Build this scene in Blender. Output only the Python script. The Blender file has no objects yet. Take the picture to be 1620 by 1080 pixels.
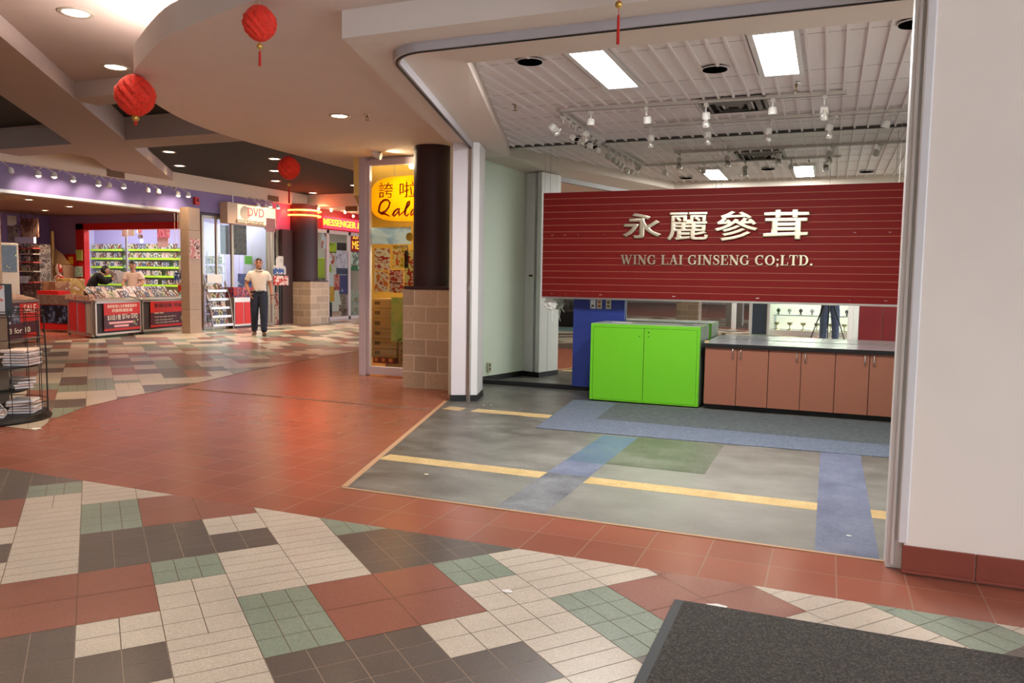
import bpy, bmesh, math, random
from mathutils import Vector, Matrix

S = bpy.context.scene
COL = S.collection

# ------------------------------------------------------------------ camera
F_PX, PITCH, ROLL, YAW, CAM_H = 1225.93, 0.0789844, 0.0150701, -0.3872075, 1.33
_cy, _sy = math.cos(YAW), math.sin(YAW)
_cp, _sp = math.cos(PITCH), math.sin(PITCH)
FW = Vector((_sy*_cp, _cy*_cp, -_sp))
_rt = Vector((_cy, -_sy, 0)); _up = _rt.cross(FW)
RT = math.cos(ROLL)*_rt + math.sin(ROLL)*_up
UP = -math.sin(ROLL)*_rt + math.cos(ROLL)*_up
EYE = Vector((0, 0, CAM_H))
cam = bpy.data.cameras.new('camera')
cam.sensor_fit = 'HORIZONTAL'; cam.sensor_width = 36.0
cam.lens = F_PX/1620*36.0
cam.clip_start = 0.05; cam.clip_end = 200
camo = bpy.data.objects.new('camera', cam); COL.objects.link(camo)
M = Matrix((RT, UP, -FW)).transposed().to_4x4(); M.translation = EYE
camo.matrix_world = M
S.camera = camo

# ------------------------------------------------------------------ world, exposure
S.view_settings.view_transform = 'Standard'
S.view_settings.look = 'None'
S.view_settings.exposure = 0.42
S.view_settings.gamma = 1.0
S.view_settings.use_curve_mapping = False
W = bpy.data.worlds.new('world'); S.world = W; W.use_nodes = True
W.node_tree.nodes['Background'].inputs[0].default_value = (0.80, 0.87, 1.0, 1)
W.node_tree.nodes['Background'].inputs[1].default_value = 4.0

# power of the lamps, by kind
P_SHOP = 60.0        # the two fluorescent troffers of the empty shop
P_DOWN = 190.0        # mall downlights
P_STORE = 75.0       # ceiling lamps inside the other stores

def ray(x, y):
    return FW + (x-810)/F_PX*RT - (y-540)/F_PX*UP
def onz(x, y, z=0.0):
    d = ray(x, y); return EYE + d*((z-CAM_H)/d.z)
def ony(x, y, Y):
    d = ray(x, y); return EYE + d*(Y/d.y)
def onx(x, y, X):
    d = ray(x, y); return EYE + d*(X/d.x)

# ------------------------------------------------------------------ materials
def lin(c):
    c = c/255.0
    return c/12.92 if c <= 0.04045 else ((c+0.055)/1.055)**2.4
def rgb(c): return (lin(c[0]), lin(c[1]), lin(c[2]), 1)
MATS = {}
def mat(name, c, rough=0.5, metal=0.0, spec=0.5, noise=0.0, nscale=6.0, bump=0.0, bscale=60.0, emit=0.0, ecol=None, coat=0.0, trans=0.0, ior=1.45, alpha=1.0):
    if name in MATS: return MATS[name]
    m = bpy.data.materials.new(name); m.use_nodes = True
    nt = m.node_tree; b = nt.nodes['Principled BSDF']
    b.inputs['Base Color'].default_value = rgb(c)
    b.inputs['Roughness'].default_value = rough
    b.inputs['Metallic'].default_value = metal
    b.inputs['Specular IOR Level'].default_value = spec
    b.inputs['Coat Weight'].default_value = coat
    b.inputs['Transmission Weight'].default_value = trans
    b.inputs['IOR'].default_value = ior
    if emit:
        b.inputs['Emission Color'].default_value = rgb(ecol or c)
        b.inputs['Emission Strength'].default_value = emit
    if noise or bump:
        tc = nt.nodes.new('ShaderNodeTexCoord')
    if noise:
        n = nt.nodes.new('ShaderNodeTexNoise'); n.inputs['Scale'].default_value = nscale; n.inputs['Detail'].default_value = 6
        nt.links.new(tc.outputs['Object'], n.inputs['Vector'])
        r = nt.nodes.new('ShaderNodeMapRange'); r.inputs[1].default_value = 0.25; r.inputs[2].default_value = 0.75
        r.inputs[3].default_value = 1-noise; r.inputs[4].default_value = 1+noise
        nt.links.new(n.outputs['Fac'], r.inputs[0])
        mx = nt.nodes.new('ShaderNodeVectorMath'); mx.operation = 'SCALE'
        mx.inputs[0].default_value = rgb(c)[:3]
        nt.links.new(r.outputs[0], mx.inputs['Scale'])
        nt.links.new(mx.outputs[0], b.inputs['Base Color'])
    if bump:
        n2 = nt.nodes.new('ShaderNodeTexNoise'); n2.inputs['Scale'].default_value = bscale; n2.inputs['Detail'].default_value = 4
        nt.links.new(tc.outputs['Object'], n2.inputs['Vector'])
        bp = nt.nodes.new('ShaderNodeBump'); bp.inputs['Strength'].default_value = bump; bp.inputs['Distance'].default_value = 0.01
        nt.links.new(n2.outputs['Fac'], bp.inputs['Height']); nt.links.new(bp.outputs[0], b.inputs['Normal'])
    MATS[name] = m
    return m

def sheet(m, nt, b, col, fac):
    """Thin paper or plastic: part of the light passes through."""
    o = nt.nodes['Material Output']; tr = nt.nodes.new('ShaderNodeBsdfTranslucent'); mx = nt.nodes.new('ShaderNodeMixShader'); mx.inputs[0].default_value = fac
    if col is not None: nt.links.new(col, tr.inputs[0])
    else: tr.inputs[0].default_value = b.inputs['Base Color'].default_value
    nt.links.new(b.outputs[0], mx.inputs[1]); nt.links.new(tr.outputs[0], mx.inputs[2]); nt.links.new(mx.outputs[0], o.inputs[0])

def print_mat(name, cols, scale=8.0, seed=0.0, rough=0.45, stretch=(1, 1, 1)):
    """Printed paper: patches of a few ink colours."""
    if name in MATS: return MATS[name]
    m = bpy.data.materials.new(name); m.use_nodes = True
    nt = m.node_tree; b = nt.nodes['Principled BSDF']; b.inputs['Roughness'].default_value = rough
    tc = nt.nodes.new('ShaderNodeTexCoord'); mp = nt.nodes.new('ShaderNodeMapping')
    mp.inputs['Location'].default_value = (seed*3.1, seed*1.7, seed*2.3); mp.inputs['Scale'].default_value = stretch
    nt.links.new(tc.outputs['Object'], mp.inputs[0])
    v = nt.nodes.new('ShaderNodeTexNoise'); v.inputs['Scale'].default_value = scale; v.inputs['Detail'].default_value = 3
    nt.links.new(mp.outputs[0], v.inputs['Vector'])
    cr = nt.nodes.new('ShaderNodeValToRGB'); cr.color_ramp.interpolation = 'CONSTANT'
    els = cr.color_ramp.elements
    n = len(cols)
    pos = [0.0]+[0.36+0.28*(i)/(max(n-1, 1)) for i in range(1, n)]
    for i, c in enumerate(cols):
        e = els[i] if i < 2 else els.new(pos[i])
        e.position = pos[i]; e.color = rgb(c)
    nt.links.new(v.outputs['Fac'], cr.inputs[0]); nt.links.new(cr.outputs[0], b.inputs['Base Color'])
    sheet(m, nt, b, cr.outputs[0], .35)
    MATS[name] = m
    return m

def terrazzo(name, c, sp=0.10, rough=0.3, c2=None, nscale=130):
    """Tile with fine speckle and slow tone drift."""
    m = mat(name, c, rough=rough, noise=sp, nscale=nscale)
    nt = m.node_tree
    b = nt.nodes['Principled BSDF']
    mx = [n for n in nt.nodes if n.type == 'VECT_MATH'][0]
    tc = [n for n in nt.nodes if n.type == 'TEX_COORD'][0]
    n = nt.nodes.new('ShaderNodeTexNoise'); n.inputs['Scale'].default_value = 1.7; n.inputs['Detail'].default_value = 5
    nt.links.new(tc.outputs['Object'], n.inputs['Vector'])
    r = nt.nodes.new('ShaderNodeMapRange'); r.inputs[1].default_value = 0.3; r.inputs[2].default_value = 0.7; r.inputs[3].default_value = 0.88; r.inputs[4].default_value = 1.1
    nt.links.new(n.outputs['Fac'], r.inputs[0])
    s = nt.nodes.new('ShaderNodeVectorMath'); s.operation = 'SCALE'
    nt.links.new(mx.outputs[0], s.inputs[0]); nt.links.new(r.outputs[0], s.inputs['Scale'])
    nt.links.new(s.outputs[0], b.inputs['Base Color'])
    b.inputs['Coat Weight'].default_value = .25; b.inputs['Coat Roughness'].default_value = .16
    # worn gloss
    r2 = nt.nodes.new('ShaderNodeMapRange'); r2.inputs[3].default_value = rough-0.06; r2.inputs[4].default_value = rough+0.10
    nt.links.new(n.outputs['Fac'], r2.inputs[0]); nt.links.new(r2.outputs[0], b.inputs['Roughness'])
    return m

def grid_tile(name, c, grout, size, ox, oy, rough=0.28, mortar=0.007):
    m = bpy.data.materials.new(name); m.use_nodes = True; MATS[name] = m
    nt = m.node_tree; b = nt.nodes['Principled BSDF']
    tc = nt.nodes.new('ShaderNodeTexCoord'); mp = nt.nodes.new('ShaderNodeMapping')
    mp.inputs['Location'].default_value = (-ox, -oy, 0)
    nt.links.new(tc.outputs['Object'], mp.inputs[0])
    br = nt.nodes.new('ShaderNodeTexBrick'); br.offset = 0; br.squash = 1
    br.inputs['Scale'].default_value = 1; br.inputs['Brick Width'].default_value = size; br.inputs['Row Height'].default_value = size
    br.inputs['Mortar Size'].default_value = mortar/2; br.inputs['Mortar Smooth'].default_value = 0.1
    k = [x*0.97 for x in c]; k2 = [min(255, x*1.03) for x in c]
    br.inputs['Color1'].default_value = rgb(k); br.inputs['Color2'].default_value = rgb(k2); br.inputs['Mortar'].default_value = rgb(grout)
    nt.links.new(mp.outputs[0], br.inputs['Vector'])
    n = nt.nodes.new('ShaderNodeTexNoise'); n.inputs['Scale'].default_value = 2.2; n.inputs['Detail'].default_value = 8
    nt.links.new(tc.outputs['Object'], n.inputs['Vector'])
    r = nt.nodes.new('ShaderNodeMapRange'); r.inputs[1].default_value = 0.3; r.inputs[2].default_value = 0.7; r.inputs[3].default_value = 0.95; r.inputs[4].default_value = 1.05
    nt.links.new(n.outputs['Fac'], r.inputs[0])
    s = nt.nodes.new('ShaderNodeVectorMath'); s.operation = 'SCALE'
    nt.links.new(br.outputs['Color'], s.inputs[0]); nt.links.new(r.outputs[0], s.inputs['Scale'])
    nt.links.new(s.outputs[0], b.inputs['Base Color'])
    r2 = nt.nodes.new('ShaderNodeMapRange'); r2.inputs[3].default_value = rough-0.03; r2.inputs[4].default_value = rough+0.05
    nt.links.new(n.outputs['Fac'], r2.inputs[0]); nt.links.new(r2.outputs[0], b.inputs['Roughness'])
    return m

def worn_floor(name, cols, scale=1.6, rough=0.42, streak=(1, 1, 1)):
    m = bpy.data.materials.new(name); m.use_nodes = True; MATS[name] = m
    nt = m.node_tree; b = nt.nodes['Principled BSDF']
    tc = nt.nodes.new('ShaderNodeTexCoord'); mp = nt.nodes.new('ShaderNodeMapping'); mp.inputs['Scale'].default_value = streak
    nt.links.new(tc.outputs['Object'], mp.inputs[0])
    n = nt.nodes.new('ShaderNodeTexNoise'); n.inputs['Scale'].default_value = scale; n.inputs['Detail'].default_value = 10; n.inputs['Roughness'].default_value = 0.68
    nt.links.new(mp.outputs[0], n.inputs['Vector'])
    cr = nt.nodes.new('ShaderNodeValToRGB'); els = cr.color_ramp.elements
    for i, c in enumerate(cols):
        p = 0.3+0.4*i/(len(cols)-1)
        e = els[i] if i < 2 else els.new(p)
        e.position = p; e.color = rgb(c)
    nt.links.new(n.outputs['Fac'], cr.inputs[0])
    # small scuffs
    v = nt.nodes.new('ShaderNodeTexNoise'); v.inputs['Scale'].default_value = 55; v.inputs['Detail'].default_value = 3
    nt.links.new(mp.outputs[0], v.inputs['Vector'])
    r = nt.nodes.new('ShaderNodeMapRange'); r.inputs[1].default_value = 0.25; r.inputs[2].default_value = 0.75; r.inputs[3].default_value = 0.82; r.inputs[4].default_value = 1.18
    nt.links.new(v.outputs['Fac'], r.inputs[0])
    s = nt.nodes.new('ShaderNodeVectorMath'); s.operation = 'SCALE'
    nt.links.new(cr.outputs[0], s.inputs[0]); nt.links.new(r.outputs[0], s.inputs['Scale'])
    nt.links.new(s.outputs[0], b.inputs['Base Color'])
    b.inputs['Roughness'].default_value = rough
    return m

def island_mat(name, c, var=0.12, rough=0.8, bump=0.6, bscale=45):
    """Masonry whose blocks differ slightly from one another."""
    m = mat(name, c, rough=rough, noise=0.10, nscale=28, bump=bump, bscale=bscale)
    nt = m.node_tree; b = nt.nodes['Principled BSDF']
    mx = [n for n in nt.nodes if n.type == 'VECT_MATH'][0]
    g = nt.nodes.new('ShaderNodeNewGeometry')
    r = nt.nodes.new('ShaderNodeMapRange'); r.inputs[3].default_value = 1-var; r.inputs[4].default_value = 1+var
    nt.links.new(g.outputs['Random Per Island'], r.inputs[0])
    s = nt.nodes.new('ShaderNodeVectorMath'); s.operation = 'SCALE'
    nt.links.new(mx.outputs[0], s.inputs[0]); nt.links.new(r.outputs[0], s.inputs['Scale'])
    nt.links.new(s.outputs[0], b.inputs['Base Color'])
    return m

def glass_mat(name, tint=(235, 242, 238), refl=0.10):
    """Shop window pane: mostly clear, with a mirror share."""
    m = bpy.data.materials.new(name); m.use_nodes = True; MATS[name] = m
    nt = m.node_tree; nt.nodes.clear()
    o = nt.nodes.new('ShaderNodeOutputMaterial'); mix = nt.nodes.new('ShaderNodeMixShader')
    t = nt.nodes.new('ShaderNodeBsdfTransparent'); t.inputs[0].default_value = rgb(tint)
    g = nt.nodes.new('ShaderNodeBsdfGlossy'); g.inputs['Roughness'].default_value = 0.02
    mix.inputs[0].default_value = refl
    nt.links.new(t.outputs[0], mix.inputs[1]); nt.links.new(g.outputs[0], mix.inputs[2]); nt.links.new(mix.outputs[0], o.inputs[0])
    return m

# ------------------------------------------------------------------ mesh helpers
class MB:
    def __init__(s): s.bm = bmesh.new(); s.mi = 0
    def _f(s, vs):
        try:
            f = s.bm.faces.new(vs); f.material_index = s.mi; return f
        except ValueError: return None
    def box(s, x0, x1, y0, y1, z0, z1):
        v = [s.bm.verts.new(p) for p in ((x0,y0,z0),(x1,y0,z0),(x1,y1,z0),(x0,y1,z0),(x0,y0,z1),(x1,y0,z1),(x1,y1,z1),(x0,y1,z1))]
        for q in ((0,3,2,1),(4,5,6,7),(0,1,5,4),(1,2,6,5),(2,3,7,6),(3,0,4,7)): s._f([v[i] for i in q])
        return s
    def mbox(s, m, sx, sy, sz):
        """Box centred on matrix m."""
        v = [s.bm.verts.new(m @ Vector((a*sx/2, b*sy/2, c*sz/2))) for a, b, c in ((-1,-1,-1),(1,-1,-1),(1,1,-1),(-1,1,-1),(-1,-1,1),(1,-1,1),(1,1,1),(-1,1,1))]
        for q in ((0,3,2,1),(4,5,6,7),(0,1,5,4),(1,2,6,5),(2,3,7,6),(3,0,4,7)): s._f([v[i] for i in q])
        return s
    def prism(s, pts, z0, z1):
        n = len(pts)
        a = sum(pts[i][0]*pts[(i+1)%n][1]-pts[(i+1)%n][0]*pts[i][1] for i in range(n))
        if a < 0: pts = pts[::-1]
        lo = [s.bm.verts.new((p[0], p[1], z0)) for p in pts]; hi = [s.bm.verts.new((p[0], p[1], z1)) for p in pts]
        s._f(lo[::-1]); s._f(hi)
        for i in range(n): s._f([lo[i], lo[(i+1)%n], hi[(i+1)%n], hi[i]])
        return s
    def poly(s, pts):
        return s._f([s.bm.verts.new(p) for p in pts])
    def cyl(s, p0, p1, r0, r1=None, n=16, caps=True):
        r1 = r0 if r1 is None else r1
        p0, p1 = Vector(p0), Vector(p1); d = (p1-p0)
        if d.length < 1e-9: return s
        d.normalize()
        u = d.orthogonal().normalized(); w = d.cross(u)
        a = [s.bm.verts.new(p0+r0*(math.cos(t)*u+math.sin(t)*w)) for t in [2*math.pi*i/n for i in range(n)]]
        b = [s.bm.verts.new(p1+r1*(math.cos(t)*u+math.sin(t)*w)) for t in [2*math.pi*i/n for i in range(n)]]
        for i in range(n): s._f([a[i], a[(i+1)%n], b[(i+1)%n], b[i]])
        if caps: s._f(a[::-1]); s._f(b)
        return s
    def tube(s, pts, r, n=8):
        rs = r if isinstance(r, (list, tuple)) else [r]*len(pts)
        pts = [Vector(p) for p in pts]; rings = []
        u = None
        for i, p in enumerate(pts):
            d = (pts[min(i+1, len(pts)-1)]-pts[max(i-1, 0)]).normalized()
            if u is None: u = d.orthogonal().normalized()
            u = (u-d*u.dot(d))
            u = u.normalized() if u.length > 1e-6 else d.orthogonal().normalized()
            w = d.cross(u)
            rings.append([s.bm.verts.new(p+rs[i]*(math.cos(t)*u+math.sin(t)*w)) for t in [2*math.pi*k/n for k in range(n)]])
        for a, b in zip(rings, rings[1:]):
            for k in range(n): s._f([a[k], a[(k+1)%n], b[(k+1)%n], b[k]])
        s._f(rings[0][::-1]); s._f(rings[-1])
        return s
    def lathe(s, prof, c=(0, 0, 0), n=24):
        c = Vector(c); rings = []
        for r, z in prof:
            if r < 1e-5: rings.append([s.bm.verts.new(c+Vector((0, 0, z)))])
            else: rings.append([s.bm.verts.new(c+Vector((r*math.cos(t), r*math.sin(t), z))) for t in [2*math.pi*k/n for k in range(n)]])
        for a, b in zip(rings, rings[1:]):
            if len(a) == 1 and len(b) == 1: continue
            for k in range(n):
                q = ([a[0], b[(k+1)%n], b[k]] if len(a) == 1 else [a[k], a[(k+1)%n], b[0]] if len(b) == 1 else [a[k], a[(k+1)%n], b[(k+1)%n], b[k]])
                s._f(q)
        return s
    def ball(s, c, r, n=12, m=8, sc=(1, 1, 1)):
        pr = [(r*math.sin(math.pi*i/m)*1.0, -r*math.cos(math.pi*i/m)) for i in range(m+1)]
        b0 = len(s.bm.verts)
        s.lathe([(0, -r)]+pr[1:-1]+[(0, r)], (0, 0, 0), n)
        s.bm.verts.ensure_lookup_table()
        for v in s.bm.verts[b0:]: v.co = Vector(c)+Vector((v.co.x*sc[0], v.co.y*sc[1], v.co.z*sc[2]))
        return s
    def xform(s, m, start=0):
        s.bm.verts.ensure_lookup_table()
        for v in s.bm.verts[start:]: v.co = m @ v.co
        return s

def mk(name, mb, mats, parent=None, loc=None, rotz=0.0, world=True, smooth=False, bevel=0.0):
    me = bpy.data.meshes.new(name)
    bm = mb.bm
    if loc is not None and parent is None and world:
        pass
    if parent is not None and world:
        off = Vector((0, 0, 0)); p = parent
        while p is not None: off += p.location; p = p.parent
        for v in bm.verts: v.co -= off
    bmesh.ops.recalc_face_normals(bm, faces=bm.faces)
    bm.to_mesh(me); bm.free()
    for m in (mats if isinstance(mats, (list, tuple)) else [mats]): me.materials.append(m)
    if smooth:
        for p in me.polygons: p.use_smooth = True
    o = bpy.data.objects.new(name, me); COL.objects.link(o)
    if parent is not None: o.parent = parent
    if loc is not None: o.location = loc
    if rotz: o.rotation_euler = (0, 0, rotz)
    if bevel:
        b = o.modifiers.new('bevel', 'BEVEL'); b.width = bevel; b.segments = 2; b.limit_method = 'ANGLE'
    if smooth:
        try:
            me.set_sharp_from_angle(angle=math.radians(40))
        except Exception: pass
    return o

def tag(o, label, cat, group=None):
    o['label'] = label; o['category'] = cat
    if group: o['group'] = group
    return o
def thing(name, label, cat, loc=(0, 0, 0), rotz=0.0, group=None):
    o = bpy.data.objects.new(name, None); o.empty_display_size = 0.1; COL.objects.link(o)
    o.location = loc; o.rotation_euler = (0, 0, rotz)
    return tag(o, label, cat, group)
def struct(name, mb, mats, **k):
    o = mk(name, mb, mats, **k); o['kind'] = 'structure'; return o
def copy_tree(o, parent=None):
    c = o.copy(); COL.objects.link(c)
    if parent is not None: c.parent = parent
    for ch in [x for x in o.children]: copy_tree(ch, c)
    return c

def text_mesh(body, height, width=None, extrude=0.004, offset=0.0, shear=0.0, fat=0.0):
    """Mesh of a line of writing, centred, standing in the XZ plane and read from -Y."""
    c = bpy.data.curves.new('lettering', 'FONT'); c.body = body; c.extrude = 0.5; c.offset = offset; c.shear = shear; c.resolution_u = 3; c.bevel_depth = fat; c.bevel_resolution = 0
    o = bpy.data.objects.new('lettering', c); COL.objects.link(o)
    dg = bpy.context.evaluated_depsgraph_get(); dg.update()
    me = bpy.data.meshes.new_from_object(o.evaluated_get(dg))
    bpy.data.objects.remove(o); bpy.data.curves.remove(c)
    xs = [v.co.x for v in me.vertices]; ys = [v.co.y for v in me.vertices]
    x0, x1, y0, y1 = min(xs), max(xs), min(ys), max(ys); zm = max(abs(v.co.z) for v in me.vertices)
    k = height/(y1-y0); kx = k if width is None else width/(x1-x0)
    for v in me.vertices:
        v.co = Vector(((v.co.x-(x0+x1)/2)*kx, -v.co.z/zm*extrude, (v.co.y-(y0+y1)/2)*k))
    me.name = 'lettering'
    return me
def text(name, body, height, m, parent, loc, width=None, extrude=0.004, offset=0.0, shear=0.0, rotz=0.0, fat=0.0):
    me = text_mesh(body, height, width, extrude, offset, shear, fat); me.materials.append(m)
    o = bpy.data.objects.new(name, me); COL.objects.link(o); o.parent = parent; o.location = loc; o.rotation_euler = (0, 0, rotz)
    return o

def plate(name, label, cat, c, u, w, h, m, t=0.006, group=None, parent=None, tilt=0.0):
    """A flat sheet or board; u is the horizontal direction along its face, which looks to the right of u."""
    mb = MB(); mb.box(-w/2, w/2, -t, 0, -h/2, h/2)
    o = mk(name, mb, m, world=False)
    o.location = c; o.rotation_euler = (tilt, 0, math.atan2(u[1], u[0]))
    if parent is not None: o.parent = parent
    if label: tag(o, label, cat, group)
    return o
UX, UY = (1, 0), (0, 1)      # faces looking to -Y and to +X

def area(name, loc, sx, sy, power, col, rot=(0, 0, 0), spread=None):
    l = bpy.data.lights.new(name, 'AREA'); l.shape = 'RECTANGLE'; l.size = sx; l.size_y = sy; l.energy = power; l.color = col
    if spread: l.spread = spread
    o = bpy.data.objects.new(name, l); COL.objects.link(o); o.location = loc; o.rotation_euler = rot; return o
def point(name, loc, power, col, r=0.06):
    l = bpy.data.lights.new(name, 'POINT'); l.energy = power; l.color = col; l.shadow_soft_size = r
    o = bpy.data.objects.new(name, l); COL.objects.link(o); o.location = loc; return o
def spot(name, loc, target, power, col, angle=70, blend=0.6, r=0.05):
    l = bpy.data.lights.new(name, 'SPOT'); l.energy = power; l.color = col; l.spot_size = math.radians(angle); l.spot_blend = blend; l.shadow_soft_size = r
    o = bpy.data.objects.new(name, l); COL.objects.link(o); o.location = loc
    o.rotation_euler = (Vector(target)-Vector(loc)).to_track_quat('-Z', 'Y').to_euler(); return o
WARM, COOL, NEUT = (1.0, 0.76, 0.52), (0.88, 0.95, 1.0), (1.0, 0.93, 0.86)
R = random.Random(7)

# ================================================================== SETTING
m_terra = grid_tile('terracotta_tile', (150, 89, 70), (156, 118, 98), 0.2925, 0.085, 4.07, rough=0.24)
m_grout = mat('floor_grout', (122, 104, 86), rough=0.8)
m_grout2 = mat('floor_grout_light', (166, 148, 128), rough=0.8)
m_white = terrazzo('terrazzo_white', (200, 187, 170), 0.17)
m_dark = terrazzo('terrazzo_charcoal', (98, 88, 81), 0.22)
m_red = terrazzo('terrazzo_red', (146, 92, 77), 0.2)
m_green = terrazzo('terrazzo_green', (136, 148, 130), 0.2)
m_paint = mat('ceiling_paint', (224, 214, 206), rough=0.85, noise=0.02, nscale=3)
m_ceil2 = mat('upper_ceiling_dimmed', (176, 154, 142), rough=0.85, noise=0.02, nscale=3)  # ceiling paint darkened to stand in for dim light on upper bays and beams
m_ceil = mat('mall_ceiling_paint', (224, 212, 205), rough=0.85, noise=0.02, nscale=3)
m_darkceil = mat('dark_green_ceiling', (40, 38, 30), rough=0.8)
m_wallcream = mat('cream_wall_paint', (246, 234, 222), rough=0.6, noise=0.025, nscale=2.5)
m_mint = mat('pale_mint_paint', (230, 236, 224), rough=0.6, noise=0.02, nscale=2)
m_whitepaint = mat('white_trim_paint', (226, 222, 222), rough=0.45)
m_mauve = mat('mauve_frame_paint', (196, 180, 190), rough=0.45)
m_blackbase = mat('black_base', (26, 26, 28), rough=0.5)
m_alu = mat('aluminium', (196, 192, 188), rough=0.32, metal=0.9)
m_chrome = mat('chrome', (225, 225, 225), rough=0.12, metal=1.0)
m_black = mat('black_plastic', (20, 20, 22), rough=0.4)

mb = MB(); mb.box(-30, 9, -34, 27, -0.05, 0.0)
struct('floor', mb, m_terra)

# --- mosaic of the mall floor: cells of 29 cm laid at a slant to the shop front
AZ = -0.8835
DV = (math.sin(AZ), math.cos(AZ)); DU = (math.cos(AZ), -math.sin(AZ))
MOD = 0.2905
_o = onz(352/2.8426, 700+590/2.8426); OM = (_o.x, _o.y)
def uvxy(u, v): return (OM[0]+MOD*(u*DU[0]+v*DV[0]), OM[1]+MOD*(u*DU[1]+v*DV[1]))
def xyuv(x, y):
    x -= OM[0]; y -= OM[1]; return ((x*DU[0]+y*DU[1])/MOD, (x*DV[0]+y*DV[1])/MOD)
RECTS = [(-1,0,0,4,'W'),(-1,0,4,5,'S'),(-1,0,5,6,'G'),(-1,0,6,9,'D'),(-2,-1,5,8,'D'),(-2,-1,3,5,'R'),(-2,-1,2,3,'S'),(-2,-1,1,2,'D'),(-2,-1,-2,1,'W'),
 (0,1,4,8,'W'),(1,2,4,6,'W'),(0,1,2,4,'G'),(1,2,2,4,'R'),(2,3,2,4,'R'),(0,1,0,2,'D'),(1,2,0,2,'D'),(2,3,1,2,'S'),(2,3,0,1,'D'),(3,4,-2,3,'W'),(2,3,-2,0,'W'),
 (1,2,-1,0,'G'),(2,3,-4,-2,'G'),(-1,1,-2,0,'R'),(-1,0,-4,-2,'D'),(0,1,-3,-2,'S'),(0,1,-4,-3,'D'),(0,1,-6,-4,'W'),(1,2,-3,-1,'S'),(1,2,-6,-3,'W'),
 (2,3,-6,-4,'D'),(3,5,-4,-2,'R'),(4,5,-2,0,'D'),(4,6,0,2,'G'),(5,7,-2,0,'D'),(5,6,-3,-2,'G'),(5,6,-5,-3,'S'),(4,5,-5,-4,'S'),(3,4,-6,-4,'D'),(4,5,-6,-5,'D'),
 (4,5,-8,-6,'W'),(6,7,-4,-2,'W'),(7,8,-4,-2,'W'),(5,6,-8,-5,'W'),(6,7,-6,-4,'G'),(7,9,-6,-4,'R'),(9,10,-8,-5,'W'),(8,9,-8,-6,'W'),(10,11,-8,-6,'G'),(10,12,-10,-8,'D'),
 (6,8,-8,-6,'D'),(11,13,-8,-6,'W')]
cell = {}
for i, (a, b, c, d, k) in enumerate(RECTS):
    for u in range(a, b):
        for v in range(c, d): cell.setdefault((u, v), (i, k, a, c))
def clip(poly, a, b):
    out = []
    for i in range(len(poly)):
        p, q = poly[i], poly[(i+1) % len(poly)]
        sp = (b[0]-a[0])*(p[1]-a[1])-(b[1]-a[1])*(p[0]-a[0]); sq = (b[0]-a[0])*(q[1]-a[1])-(b[1]-a[1])*(q[0]-a[0])
        if sp >= 0: out.append(p)
        if (sp >= 0) != (sq >= 0):
            t = sp/(sp-sq); out.append((p[0]+t*(q[0]-p[0]), p[1]+t*(q[1]-p[1])))
    return out
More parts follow.
